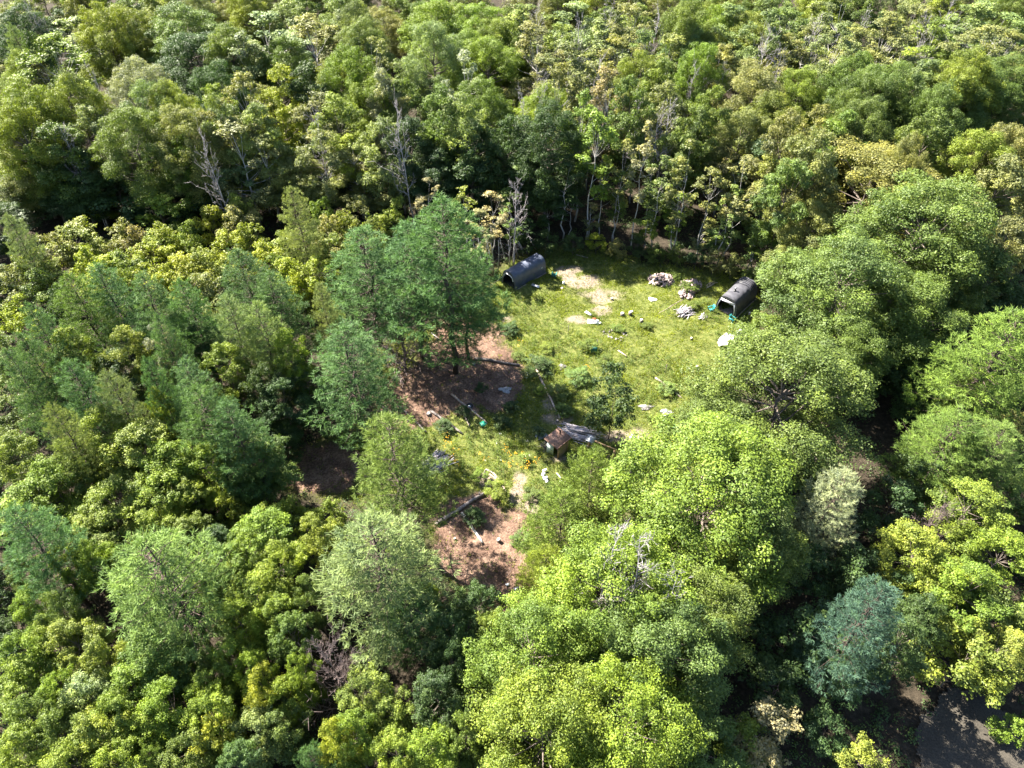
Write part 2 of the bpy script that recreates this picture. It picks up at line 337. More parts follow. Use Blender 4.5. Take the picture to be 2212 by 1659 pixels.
def make_pine(R, h, z0, nbr, ntuft, nl=.26, blades=9, wid=.034, dense=1.0, dead=True):
    mb = MB(); tb = MB(); n = 9; wob = rng.normal(size=(n, 2)) * .006 * h; wob[0] = 0
    pts = np.array([(wob[i, 0], wob[i, 1], -.3 + (h + .3) * i / (n - 1)) for i in range(n)])
    r0 = .010 * h + .03
    tb.tube(pts, [r0 * (1 - .93 * i / (n - 1)) for i in range(n)], 7)
    C = []; D = []; T = []
    ga = 2.4
    for b in range(nbr):
        t = (b + rng.random()) / nbr; z = z0 + (h - z0) * (t ** .9) * .985
        prof = (1 - t) ** .62 * (1 if t > .12 else .75 + 2 * t)
        Lb = R * prof * (.72 + .5 * rng.random()) + .3; a = b * ga + rng.normal() * .35
        rise = (.10 + .55 * t) * (1 + .3 * rng.normal()); u = np.array([cos(a), sin(a), 0]); sd = np.array([-sin(a), cos(a), 0])
        base = np.array([0, 0, z]); tipz = Lb * rise
        def bp(s): return base + u * Lb * s + np.array([0, 0, tipz * s - .10 * Lb * sin(pi * s)])
        tb.tube([base, bp(.5), bp(1)], [r0 * .22 * (1 - .6 * t) + .012, .018, .008], 4, cap=False)
        bt = rng.normal() * .10
        m = max(5, int(ntuft * (Lb / R) ** 1.25)); s = .22 + .78 * rng.random(m) ** .7
        wdt = .42 * Lb * np.sin(np.clip(s, 0, 1) * pi * .82 + .25)
        off = (rng.random(m) * 2 - 1)
        P = np.array([bp(v) for v in s]) + sd * (off * wdt)[:, None] + np.array([0, 0, 1.]) * (np.abs(off) * wdt * .18 + rng.normal(size=m) * .07 * (1 + Lb * .12))[:, None]
        dd = u * .75 + sd * (off * .7)[:, None] + np.array([0, 0, .55])
        C.append(P); D.append(dd); T.append(.5 + bt + rng.normal(size=m) * .08 + .12 * (s - .5))
    m = 14; C.append(np.array([0, 0, h]) + rng.normal(size=(m, 3)) * np.array([.1, .1, .3])); D.append(sph(m, 1.2)); T.append(np.full(m, .6))
    C = np.concatenate(C); D = np.concatenate(D); T = np.concatenate(T); N = len(C)
    rep = np.repeat(np.arange(N), blades); D /= np.linalg.norm(D, axis=1, keepdims=True)
    dirs = D[rep] * .75 + sph(len(rep), .15) * .85; st = C[rep] + rng.normal(size=(len(rep), 3)) * .055 * dense
    mb.blades(st, dirs, nl * (.7 + .6 * rng.random(len(rep))), wid, np.clip(T[rep] + rng.normal(size=len(rep)) * .13, 0, 1))
    if dead:
        for _ in range(int(26)):
            z = z0 * (.25 + .8 * rng.random()); a = rng.random() * 2 * pi; l = R * (.25 + .35 * rng.random())
            e = np.array([cos(a) * l, sin(a) * l, z - .1 * l + rng.normal() * .2]); tb.tube([(0, 0, z), e * .55 + np.array([0, 0, z * .45 + .1]), e], [.03, .018, .006], 3, cap=False)
            for _ in range(3):
                k = .4 + .5 * rng.random(); s = np.array([0, 0, z]) * (1 - k) + e * k; tb.tube([s, s + sph(1)[0] * l * .3], [.012, .005], 3, cap=False)
    return mb, tb
def make_dead(h, R, nb, sub, spread=.55, r0=.09, thick=1.0, lean=0.0, low=.25):
    tb = MB(); n = 8; wob = rng.normal(size=(n, 2)) * .012 * h; wob[0] = 0
    pts = np.array([(wob[i, 0] + lean * h * (i / (n - 1)) ** 1.3, wob[i, 1], -.3 + (h + .3) * i / (n - 1)) for i in range(n)])
    tb.tube(pts, [r0 * (1 - .88 * i / (n - 1)) for i in range(n)], 6)
    cb = MB()
    for b in range(nb):
        t = low + (1 - low) * (b + rng.random()) / nb; k = t * (n - 1); i = int(min(k, n - 2)); f = k - i
        s = pts[i] * (1 - f) + pts[i + 1] * f; a = rng.random() * 2 * pi; l = R * (1.15 - t * .8) * (.5 + .7 * rng.random())
        up = (1 - spread) * (.9 + .5 * rng.random()); d = np.array([cos(a), sin(a), up]); d /= np.linalg.norm(d)
        m1 = s + d * l * .5 + rng.normal(size=3) * l * .06; e = s + d * l + np.array([0, 0, .18 * l]) + rng.normal(size=3) * l * .10
        rr = r0 * (.42 - .25 * t); cb.tube([s, m1, e], [rr, rr * .65, rr * .25], 4, cap=False)
        for _ in range(sub):
            k = .25 + .7 * rng.random(); q = (s * (1 - k) + e * k) * .5 + (m1 if k < .6 else e) * .0 + (s * (1 - k) + e * k) * .5
            d2 = d * .7 + sph(1, .3)[0] * .9; l2 = l * (.25 + .35 * rng.random()); e2 = q + d2 * l2
            cb.tube([q, q + d2 * l2 * .5 + rng.normal(size=3) * .04 * l2, e2], [rr * .42 * thick, rr * .3 * thick, .010 * thick], 3, cap=False)
            for _ in range(2):
                q2 = q + d2 * l2 * (.3 + .6 * rng.random()); cb.tube([q2, q2 + (d2 * .6 + sph(1, .2)[0] * .8) * l2 * .45], [.014 * thick, .006 * thick], 3, cap=False)
    return cb, tb
PROTO = {}
def proto_broad(key, n, mat='bark', **k):
    PROTO[key] = []
    for i in range(n):
        mb, lobes = make_broad(**k)
        cm = mb.mesh(key + '_crown', M['leaf']); tm = limb_mesh(key + '_trunk', M[mat], k['h'], {'pole': .07, 'airy': .10, 'young': .05, 'mid': .16, 'big': .30}[key], lobes, k['z0'])
        PROTO[key].append((cm, tm, k['R'], k['h']))
proto_broad('big', 5, R=6.0, h=16.0, z0=3.4, nlobe=46, nclump=16, nleaf=175, leaf=.155, lobr=.25, airy=.13)
proto_broad('mid', 7, R=3.3, h=13.0, z0=3.2, nlobe=26, nclump=13, nleaf=105, leaf=.165, lobr=.29, airy=.17)
proto_broad('airy', 6, 'birch', R=2.5, h=13.0, z0=3.6, nlobe=28, nclump=9, nleaf=75, leaf=.145, lobr=.24, airy=.30)
proto_broad('young', 6, R=2.0, h=6.0, z0=0.8, nlobe=13, nclump=9, nleaf=75, leaf=.16, lobr=.38, airy=.1)
proto_broad('pole', 6, 'birch', R=1.5, h=13.0, z0=4.5, nlobe=13, nclump=6, nleaf=42, leaf=.19, lobr=.34, airy=.25)
PROTO['pine'] = []
for i in range(5):
    mb, tb = make_pine(3.4, 17.0, 3.8, 96, 40, .30, 10, .040)
    PROTO['pine'].append((mb.mesh('pine_crown', M['needle']), tb.mesh('pine_trunk', M['pinebark']), 3.4, 17.0))
PROTO['ypine'] = []
for i in range(3):
    mb, tb = make_pine(3.0, 8.0, .6, 90, 46, .24, 10, .036, dead=False)
    PROTO['ypine'].append((mb.mesh('young_pine_crown', M['needle']), tb.mesh('young_pine_trunk', M['pinebark']), 3.0, 8.0))
PROTO['dead'] = []
for i in range(6):
    cb, tb = make_dead(12 , 3.0, 26, 5, .42, .12, 1.15, lean=random.choice([-.08, .05, .12]), low=.35)
    PROTO['dead'].append((cb.mesh('dead_branches', M['dead']), tb.mesh('dead_trunk', M['dead']), 2.4, 12.5))
PROTO['twiggy'] = []
for i in range(2):
    cb, tb = make_dead(5, 2.2, 46, 8, .30, .07, .9, low=.05)
    PROTO['twiggy'].append((cb.mesh('bare_twigs', M['deadbrown']), tb.mesh('twiggy_trunk', M['deadbrown']), 2.0, 5.6))

C_ = {  # base colours of the foliage
 'Y': ((.195, .222, .020), 'bright yellow-green'), 'B': ((.058, .104, .060), 'dusky blue-green'), 'y': ((.152, .188, .030), 'yellowish green'), 'l': ((.134, .186, .024), 'lime-green'),
 'g': ((.095, .135, .028), 'mid-green'), 'd': ((.045, .078, .024), 'dark green'), 'o': ((.155, .165, .050), 'olive-green'),
 'p': ((.150, .190, .062), 'pale green'), 'w': ((.22, .245, .15), 'silvery-leaved'), 'b': ((.076, .135, .044), 'blue-green'), 'e': ((.21, .19, .080), 'straw-coloured'),
 'q': ((.118, .172, .038), 'soft green')}
KW = {'M': ('big', 'maple_tree', 'large rounded maple', 'tree'), 'm': ('mid', 'broadleaf_tree', 'rounded broadleaf tree', 'tree'), 'a': ('airy', 'ash_tree', 'loose airy broadleaf tree', 'tree'),
      'y': ('young', 'young_tree', 'low bushy young tree', 'young tree'), 's': ('young', 'bush', 'leafy bush', 'bush'), 'k': ('young', 'thicket_tree', 'low thicket tree', 'tree'), 't': ('pole', 'slender_tree', 'tall slender tree', 'tree'), 'P': ('pine', 'pine_tree', 'feathery pine', 'pine'),
      'n': ('mid', 'box_elder_tree', 'leafy lumpy tree', 'tree'), 'p': ('ypine', 'young_pine', 'soft low-branched pine', 'pine'), 'D': ('dead', 'dead_tree', 'bare grey dead tree', 'dead tree'), 'x': ('twiggy', 'bare_bush', 'bare twiggy bush', 'dead bush')}
TREES = []   # (wx, wy, R, h, kind, colour, view x, view y, given label)
def T(x, y, wd, kind, c='g', h=None, by=None, label=None):
    if by is not None:
        bx_, by_ = W(x, by, 0); s, cc = sin(radians(PITCH)), cos(radians(PITCH)); b = 829.5 - y
        slope = (-s * F_D + cc * b) / (cc * F_D + s * b); h = CAM_H + by_ * slope; wy = by_; wx = (x - 1106) * depth(0, wy, h) / F_D
    else:
        wx, wy = W(x, y, h * .96)
    if kind in 'ma' and y < 450 and x < 1700 and wy < 85:
        wy = 85 + random.uniform(0, 4); s, cc = sin(radians(PITCH)), cos(radians(PITCH)); b = 829.5 - y
        h = CAM_H - wy * (s * F_D - cc * b) / (cc * F_D + s * b); wx = (x - 1106) * depth(0, wy, h) / F_D
        if h < 4: return
    if kind in 'ma' and y < 330 and random.random() < .13: return
    if kind in 'ma' and y < 420: wd *= 1.3
    R = wd * .5 * depth(wx, wy, h * .8) / F_D * (1.22 if kind in 'mak' else 1.08)
    TREES.append((wx, wy, R, h, kind, c, x, y, label))

exec_trees = []
# --- near right: the big maples
for a in [(1560, 985, 430, 'M', 'l', 15), (1718, 775, 385, 'M', 'g', 15), (1672, 690, 110, 'm', 'g', 8), (1575, 860, 210, 'M', 'g', 10), (1850, 530, 320, 'M', 'g', 16), (2035, 405, 320, 'M', 'g', 18), (1900, 335, 330, 'M', 'o', 15), (1765, 440, 150, 'm', 'o', 12),
          (1340, 1215, 350, 'M', 'l', 14), (1150, 1360, 290, 'M', 'l', 12), (1450, 1345, 320, 'M', 'g', 13), (1180, 1530, 330, 'M', 'l', 13), (1370, 1520, 330, 'M', 'l', 13), (1530, 1260, 260, 'M', 'g', 12), (1660, 1120, 220, 'M', 'g', 12), (1990, 600, 240, 'M', 'g', 13), (1850, 700, 200, 'M', 'g', 12), (2080, 530, 160, 'm', 'g', 14),
          (1520, 1580, 160, 'm', 'g', 8)]:
    T(*a[:5], h=a[5])
# right edge
for a in [(2195, 700, 230, 'P', 'q', 16), (2080, 905, 200, 'P', 'q', 11), (2170, 930, 170, 'P', 'q', 11), (2120, 800, 90, 'P', 'q', 10), (2120, 1060, 150, 'm', 'l', 9), (1825, 1030, 150, 'P', 'w', 12), (1945, 1060, 100, 'm', 'd', 7), (2020, 1000, 110, 'm', 'd', 7), (2000, 1160, 130, 'm', 'y', 9), (2060, 1215, 130, 'm', 'l', 8), (2115, 1245, 150, 'm', 'l', 9), (1975, 1350, 110, 'm', 'd', 10), (2010, 1300, 100, 'm', 'd', 8),  # includes a dark tree added left of the track to shade it
          (2195, 1170, 130, 'm', 'l', 9), (1900, 1285, 185, 'P', 'B', 14), (1850, 1400, 130, 'P', 'b', 7), (2120, 1395, 150, 'm', 'y', 7), (2190, 1370, 120, 'm', 'y', 8), (2210, 1560, 70, 'y', 'l', 3), (1665, 1540, 130, 'm', 'e', 7), (1620, 1580, 100, 'm', 'y', 6), (1885, 1620, 95, 'y', 'y', 5), (1880, 1200, 110, 'm', 'd', 7), (1960, 1250, 100, 'm', 'd', 6),
          (1740, 1330, 140, 'm', 'd', 7), (1700, 1450, 130, 'm', 'd', 6), (1800, 1560, 100, 'y', 'd', 4), (1760, 1180, 120, 'm', 'd', 7), (2180, 1290, 100, 'm', 'g', 6), (1950, 730, 130, 'm', 'd', 7), (2060, 760, 120, 'p', 'b', 7), (2020, 830, 110, 'p', 'b', 6), (2160, 560, 110, 'm', 'd', 12), (2200, 480, 120, 'm', 'o', 15), (2200, 620, 80, 'm', 'd', 9)]:
    T(*a[:5], h=a[5])
# central pines
T(955, 438, 230, 'P', 'b', by=805); T(880, 490, 190, 'P', 'b', by=775); T(780, 495, 190, 'P', 'b', by=745); T(1000, 555, 130, 'P', 'b', by=775)
T(742, 706, 215, 'P', 'b', by=955); T(838, 912, 215, 'P', 'q', by=1180); T(800, 1140, 290, 'P', 'p', h=15); T(880, 1290, 170, 'P', 'b', h=9); T(312, 1185, 280, 'P', 'q', h=15); T(35, 1115, 170, 'P', 'b', h=13)
T(1282, 985, 150, 'p', 'q', by=1130); T(1215, 1070, 170, 'p', 'q', by=1200); T(1180, 1195, 130, 'p', 'y', by=1290)
T(1338, 780, 104, 'y', 'd', by=945, label='small dark leafy tree standing alone beside the pole pile in the clearing')
# left pines
for a in [(213, 583, 130), (150, 605, 140), (310, 603, 130), (393, 620, 120), (517, 556, 140), (583, 603, 150), (493, 655, 120), (555, 668, 130), (67, 672, 100), (50, 735, 110), (150, 795, 130), (233, 815, 110), (400, 788, 130), (317, 785, 80), (425, 850, 150), (490, 880, 150), (117, 890, 110), (20, 770, 100), (340, 690, 90)]:
    T(a[0], a[1], a[2], 'P', random.choice(['b', 'b', 'q', 'p']), h=14)
for a in [(630, 415, 90, 14), (20, 475, 80, 12), (27, 66, 70, 15), (690, 620, 80, 12)]: T(a[0], a[1], a[2], 'P', 'p', h=a[3])
# left deciduous among pines
for a in [(333, 702, 62, 'm', 'w', 12), (467, 745, 95, 'm', 'l', 11), (613, 722, 75, 'm', 'l', 12), (283, 928, 140, 'm', 'y', 11), (345, 965, 120, 'm', 'l', 10), (133, 948, 80, 'm', 'l', 10), (200, 895, 110, 'm', 'y', 11), (250, 718, 90, 'm', 'y', 11), (133, 722, 95, 'm', 'y', 11), (100, 765, 80, 'm', 'o', 10), (20, 948, 100, 'm', 'y', 10), (83, 1000, 110, 'm', 'l', 10), (333, 1035, 120, 'm', 'l', 9), (227, 1055, 130, 'm', 'l', 9),
          (50, 1055, 140, 'm', 'l', 9), (430, 965, 100, 'm', 'l', 10), (550, 955, 120, 'm', 'g', 9), (480, 1072, 60, 'm', 'y', 7), (567, 1088, 70, 'm', 'l', 7), (617, 1075, 75, 'm', 'y', 7), (700, 1088, 70, 'm', 'y', 7), (550, 1036, 60, 'y', 'd', 4), (610, 926, 70, 'y', 'd', 5), (333, 845, 55, 'm', 'y', 11), (500, 1000, 80, 'm', 'g', 8), (600, 830, 90, 'm', 'd', 9), (560, 800, 80, 'm', 'd', 10), (250, 760, 100, 'm', 'd', 9), (650, 780, 70, 'm', 'd', 9),
          (420, 700, 80, 'm', 'd', 10), (150, 1000, 80, 'm', 'g', 9), (400, 1040, 90, 'm', 'y', 8)]:
    T(*a[:5], h=a[5])
# yellow thicket left of the pines
for a in [(627, 565, 90, 'Y'), (423, 596, 90, 'o'), (333, 570, 90, 'Y'), (200, 563, 100, 'Y'), (383, 560, 90, 'Y'), (27, 645, 80, 'Y'), (83, 583, 80, 'g'), (20, 573, 80, 'o'), (150, 492, 110, 'y'), (250, 480, 80, 'o'), (480, 503, 90, 'Y'), (320, 522, 90, 'Y'), (560, 518, 80, 'Y'), (615, 494, 80, 'y'), (660, 502, 80, 'y'), (100, 508, 80, 'o'), (333, 428, 110, 'l'), (450, 442, 70, 'Y'),
          (500, 442, 80, 'o'), (350, 485, 70, 'y'), (695, 428, 50, 'l'), (510, 420, 60, 'y'), (680, 560, 90, 'Y'), (720, 510, 70, 'y'), (250, 540, 80, 'y'), (420, 540, 90, 'y'), (60, 545, 70, 'y'), (530, 480, 70, 'y'), (700, 470, 70, 'o'), (590, 550, 60, 'y'), (180, 530, 70, 'Y'), (740, 450, 60, 'y'), (800, 462, 60, 'y'), (853, 423, 60, 'y'), (780, 425, 60, 'o'), (400, 480, 60, 'l'), (290, 490, 60, 'e'), (640, 590, 60, 'Y'), (270, 580, 50, 'y'), (110, 620, 60, 'd')]:
    T(a[0], a[1], a[2], 'k', a[3], h=7.5)
T(198, 410, 62, 'a', 'Y', h=8); T(560, 372, 65, 'a', 'Y', h=11)
# top left
for a in [(30, 20, 90, 'm', 'd'), (140, 45, 120, 'a', 'y'), (207, 12, 90, 'm', 'y'), (262, 10, 90, 'm', 'y'), (380, 14, 130, 'm', 'g'), (317, 55, 90, 'a', 'o'), (417, 72, 130, 'm', 'd'), (487, 65, 90, 'm', 'g'), (565, 35, 130, 'a', 'p'), (517, 80, 90, 'a', 'p'), (667, 45, 110, 'a', 'o'), (727, 30, 70, 'm', 'p'), (100, 85, 110, 'a', 'l'), (33, 115, 80, 'm', 'y'), (83, 135, 100, 'a', 'o'), (140, 168, 100, 'm', 'y'), (200, 185, 100, 'm', 'y'),
          (33, 188, 110, 'm', 'y'), (20, 232, 100, 'm', 'y'), (280, 132, 100, 'm', 'w'), (305, 178, 90, 'm', 'p'), (355, 182, 90, 'm', 'y'), (385, 222, 110, 'm', 'o'), (457, 190, 60, 'm', 'y'), (467, 210, 70, 'm', 'p'), (520, 168, 80, 'a', 'o'), (593, 150, 82, 'm', 'Y'), (600, 212, 70, 'm', 'Y'), (617, 246, 90, 'm', 'y'), (683, 207, 90, 'a', 'o'), (723, 127, 80, 'm', 'y'), (660, 142, 80, 'm', 'd'), (180, 240, 75, 'm', 'p'), (262, 236, 115, 'm', 'g'),
          (333, 302, 90, 'm', 'g'), (393, 288, 75, 'm', 'l'), (500, 262, 110, 'a', 'o'), (550, 234, 75, 'm', 'p'), (500, 322, 90, 'a', 'p'), (633, 342, 100, 'm', 'o'), (33, 297, 110, 'm', 'o'), (30, 345, 90, 'm', 'g'), (83, 352, 90, 'm', 'd'), (60, 402, 100, 'm', 'd'), (350, 350, 110, 'm', 'd'), (400, 372, 90, 'm', 'd'), (235, 372, 120, 'm', 'd'), (150, 372, 100, 'm', 'd'), (560, 300, 80, 'a', 'o'), (620, 300, 70, 'm', 'y'), (680, 275, 80, 'm', 'o'), (440, 250, 70, 'm', 'o'),
          (100, 260, 90, 'm', 'g'), (720, 210, 80, 'm', 'y'), (740, 330, 80, 'm', 'o'), (700, 370, 80, 'm', 'd'), (230, 60, 80, 'a', 'y'), (610, 85, 80, 'm', 'g'), (460, 130, 90, 'm', 'd'), (170, 110, 80, 'a', 'e'), (60, 80, 60, 'm', 'd'), (250, 300, 80, 'm', 'g'), (300, 400, 90, 'm', 'd'), (120, 430, 90, 'm', 'd'), (25, 440, 90, 'm', 'd'), (440, 400, 60, 'm', 'd'), (480, 380, 70, 'a', 'p'), (160, 320, 80, 'm', 'd')]:
    T(*a[:5], h=(16.5 + random.uniform(-2, 2)))
# top centre
for a in [(770, 12, 80, 'm', 'p'), (775, 50, 80, 'm', 'p'), (753, 107, 100, 'm', 'l'), (827, 158, 65, 'm', 'w'), (910, 108, 115, 'm', 'Y'), (800, 162, 90, 'm', 'y'), (800, 87, 70, 'a', 'o'), (940, 2, 110, 'm', 'l'), (930, 56, 100, 'm', 'p'), (1037, 14, 120, 'm', 'l'), (1080, 42, 90, 'm', 'l'), (1015, 72, 90, 'm', 'l'), (1003, 117, 70, 'a', 'w'), (1052, 88, 110, 'm', 'l'), (1090, 137, 90, 'm', 'g'), (1040, 172, 100, 'm', 'g'),
          (1003, 207, 80, 'm', 'p'), (1130, 20, 120, 'a', 'y'), (1160, 62, 100, 'a', 'o'), (1255, 15, 110, 'a', 'p'), (1290, 47, 110, 'a', 'p'), (1370, 17, 90, 'a', 'o'), (1437, 22, 90, 'a', 'o'), (1165, 127, 80, 'a', 'o'), (1232, 102, 110, 'a', 'o'), (1205, 150, 80, 'a', 'o'), (1387, 117, 90, 'm', 'y'), (1433, 137, 70, 'm', 'y'), (1180, 192, 100, 'm', 'l'), (1185, 235, 125, 'm', 'd'), (1260, 208, 70, 'a', 'l'), (1320, 152, 70, 'a', 'e'),
          (1453, 285, 80, 'm', 'g'), (755, 285, 70, 'a', 'Y'), (820, 252, 80, 'm', 'p'), (777, 367, 90, 'a', 'o'), (955, 279, 100, 'm', 'd'), (1020, 262, 90, 'm', 'd'), (937, 322, 80, 'm', 'd'), (1020, 352, 70, 'm', 'd'), (1100, 250, 70, 'm', 'd'), (880, 250, 80, 'm', 'd'), (1120, 320, 90, 'm', 'd'), (1200, 330, 90, 'm', 'd'), (870, 180, 70, 'm', 'g'), (960, 190, 90, 'm', 'g'), (1340, 90, 80, 'a', 'o'), (1400, 70, 80, 'a', 'p'), (1330, 30, 80, 'a', 'p'), (1450, 80, 80, 'a', 'o'), (1200, 60, 80, 'a', 'y'),
          (980, 330, 80, 'm', 'd'), (860, 330, 70, 'a', 'p'), (1370, 170, 80, 'm', 'g'), (1440, 190, 80, 'm', 'o')]:
    T(*a[:5], h=(16.5 + random.uniform(-2, 2)))
# edge of the wood behind the clearing: slender trees on visible stems
for a in [(1290, 240, 95, 'l', 520), (1400, 262, 70, 'e', 540), (1437, 336, 70, 'g', 545), (1353, 300, 60, 'o', 525), (1340, 370, 60, 'g', 525), (1500, 300, 80, 'o', 555), (1545, 360, 75, 'o', 560), (1590, 400, 75, 'g', 575), (1620, 330, 80, 'o', 570), (1470, 420, 60, 'l', 550), (1403, 455, 60, 'l', 545), (1277, 442, 50, 'o', 520), (1187, 440, 65, 'd', 520), (1235, 420, 60, 'd', 515), (1120, 353, 65, 'g', 520), (1063, 412, 65, 'e', 560), (1035, 450, 70, 'e', 590),
          (1100, 440, 55, 'g', 560), (1140, 470, 50, 'd', 545), (1000, 400, 60, 'y', 560), (923, 390, 60, 'e', 540), (1660, 430, 70, 'g', 590), (1560, 470, 60, 'g', 570), (1520, 480, 50, 'o', 560), (1640, 500, 60, 'g', 595), (1310, 340, 60, 'l', 520), (1225, 350, 80, 'd', 520), (1480, 360, 60, 'o', 555)]:
    T(a[0], a[1], a[2], 't', a[3], by=a[4])
for a in [(1290, 508, 45, 'Y', 3), (1335, 520, 40, 'o', 3), (1240, 505, 45, 'd', 3.5), (1470, 530, 45, 'g', 3), (1550, 540, 50, 'o', 4), (1590, 545, 50, 'o', 4), (1180, 500, 50, 'd', 4), (1420, 525, 40, 'g', 3), (1640, 560, 50, 'g', 4), (1380, 515, 40, 'd', 3), (1510, 535, 40, 'd', 3.5), (1140, 510, 40, 'd', 3)]:
    T(*a[:3], 'y', a[3], h=a[4])
# top right
for a in [(1495, 5, 90, 'm', 'g'), (1540, 20, 80, 'm', 'l'), (1625, 28, 100, 'm', 'y'), (1495, 52, 80, 'm', 'b'), (1518, 98, 90, 'm', 'l'), (1708, 20, 90, 'a', 'g'), (1760, 10, 80, 'a', 'o'), (1660, 32, 80, 'a', 'p'), (1590, 15, 80, 'a', 'p'), (1825, 5, 90, 'a', 'p'), (1925, 36, 100, 'a', 'o'), (1858, 65, 80, 'a', 'o'), (1925, 70, 120, 'a', 'o'), (2025, 50, 90, 'a', 'y'), (2040, 77, 100, 'a', 'e'), (2125, 10, 100, 'a', 'p'), (2175, 36, 110, 'a', 'p'),
          (2140, 62, 100, 'a', 'o'), (2190, 72, 90, 'a', 'o'), (2110, 112, 110, 'm', 'y'), (2175, 132, 110, 'm', 'g'), (2140, 152, 110, 'm', 'g'), (1790, 122, 110, 'm', 'o'), (1858, 122, 100, 'm', 'g'), (1940, 132, 110, 'm', 'g'), (2010, 137, 80, 'm', 'p'), (1640, 145, 120, 'm', 'o'), (1590, 192, 110, 'm', 'y'), (1540, 195, 70, 'm', 'g'), (1740, 149, 90, 'm', 'l'), (1890, 162, 100, 'm', 'g'), (1945, 187, 90, 'm', 'g'), (2090, 167, 100, 'm', 'g'), (2040, 192, 90, 'm', 'g'),
          (2025, 245, 90, 'm', 'g'), (1775, 192, 110, 'm', 'o'), (1840, 202, 90, 'm', 'g'), (1675, 209, 110, 'm', 'y'), (1615, 237, 100, 'm', 'o'), (1790, 237, 90, 'm', 'o'), (1890, 217, 100, 'm', 'g'), (1990, 267, 70, 'm', 'g'), (2125, 217, 90, 'm', 'g'), (2185, 217, 90, 'm', 'g'), (1975, 302, 110, 'M', 'o'), (2140, 287, 110, 'm', 'y'), (2190, 277, 100, 'm', 'o'), (2110, 302, 90, 'm', 'o'), (1840, 252, 90, 'm', 'g'), (1708, 252, 80, 'm', 'o'), (1725, 302, 80, 'm', 'o'), (1775, 287, 80, 'm', 'o'),
          (1575, 318, 80, 'a', 'e'), (1508, 237, 70, 'm', 'g'), (1525, 302, 70, 'm', 'o'), (1658, 302, 90, 'm', 'd'), (1490, 287, 70, 'm', 'g'), (1625, 337, 70, 'm', 'o'), (2190, 347, 100, 'm', 'o'), (1570, 110, 80, 'a', 'o'), (1700, 80, 80, 'a', 'o'), (1750, 60, 70, 'a', 'o'), (1820, 60, 80, 'a', 'p'), (1985, 15, 80, 'a', 'o'), (2080, 20, 80, 'a', 'p'), (1560, 60, 70, 'a', 'p'), (1720, 350, 80, 'm', 'g'), (1680, 380, 70, 'm', 'd'), (1470, 235, 60, 'a', 'e'), (2060, 320, 80, 'm', 'g')]:
    T(*a[:5], h=(16.5 + random.uniform(-2, 2)))
# lower left
for a in [(317, 1118, 100, 'l'), (233, 1114, 110, 'y'), (183, 1128, 110, 'y'), (400, 1124, 100, 'g'), (450, 1147, 80, 'd'), (550, 1118, 120, 'l'), (517, 1158, 100, 'l'), (590, 1190, 110, 'l'), (683, 1118, 90, 'y'), (533, 1258, 120, 'l'), (500, 1308, 100, 'l'), (583, 1308, 100, 'l'), (50, 1282, 80, 'l'), (110, 1292, 80, 'g'), (83, 1348, 100, 'y'), (135, 1356, 110, 'y'), (20, 1372, 100, 'l'), (33, 1434, 120, 'l'), (200, 1394, 90, 'y'),
          (317, 1382, 135, 'q'), (483, 1402, 90, 'l'), (533, 1418, 80, 'l'), (555, 1458, 90, 'Y'), (450, 1458, 100, 'l'), (267, 1452, 130, 'l'), (167, 1482, 120, 'p'), (345, 1492, 110, 'l'), (100, 1468, 90, 'l'), (233, 1512, 110, 'l'), (433, 1510, 110, 'l'), (33, 1525, 110, 'g'), (100, 1552, 110, 'g'), (183, 1558, 110, 'y'), (300, 1552, 110, 'l'), (450, 1572, 100, 'Y'), (543, 1552, 110, 'p'), (383, 1592, 110, 'g'), (600, 1542, 100, 'g'), (717, 1568, 80, 'Y'),
          (33, 1590, 110, 'l'), (133, 1625, 120, 'l'), (233, 1628, 110, 'l'), (617, 1342, 90, 'g'), (777, 1462, 115, 'y'), (837, 1510, 100, 'y'), (753, 1560, 100, 'l'), (937, 1475, 110, 'd'), (920, 1590, 110, 'l'), (1000, 1560, 90, 'g'), (850, 1600, 100, 'l'), (400, 1420, 80, 'g'), (640, 1420, 70, 'l'), (600, 1480, 90, 'l'), (20, 1200, 70, 'g'), (500, 1630, 90, 'b'), (1063, 1338, 80, 'y'), (1027, 1282, 100, 'd'), (970, 1398, 90, 'd'), (980, 1330, 90, 'd'), (853, 1158, 55, 'l'), (924, 1265, 50, 'l'), (450, 1220, 90, 'l'), (660, 1250, 70, 'g'), (180, 1180, 80, 'l'), (120, 1190, 70, 'l')]:
    T(a[0], a[1], a[2] * 1.1, 'n', a[3], h=8.5 + random.uniform(-1, 1))
for a in [(667, 1626, 90, 'b'), (317, 1625, 90, 'q'), (500, 1618, 80, 'b')]: T(a[0], a[1], a[2], 'p', a[3], h=7)
# dead ones
for a in [(445, 290, 60, 14), (130, 275, 50, 13), (1287, 130, 95, 17), (1163, 165, 50, 15), (1120, 215, 60, 15), (1390, 207, 85, 14), (870, 238, 75, 16), (1447, 220, 60, 15), (1665, 55, 65, 16), (1768, 42, 50, 16), (1540, 128, 70, 14), (1875, 32, 80, 15), (2068, 6, 80, 16), (2008, 32, 60, 15), (1165, 30, 60, 17), (1260, 38, 40, 17), (685, 235, 60, 15), (200, 145, 45, 15), (1110, 400, 60, 10), (1690, 100, 50, 15), (70, 0, 40, 15), (1330, 10, 60, 17), (1410, 30, 60, 17), (1430, 240, 60, 14), (1510, 145, 50, 14), (1560, 150, 50, 13)]:
    T(*a[:3], 'D', 'g', h=a[3] + 2.0)
T(700, 1390, 130, 'x', 'g', h=11, label='bare brown twiggy bush hooked over at the lower left, below the pale pine'); T(1310, 1150, 120, 'D', 'g', h=17, label='bare grey twiggy crown poking out just above the front maple, the left one')
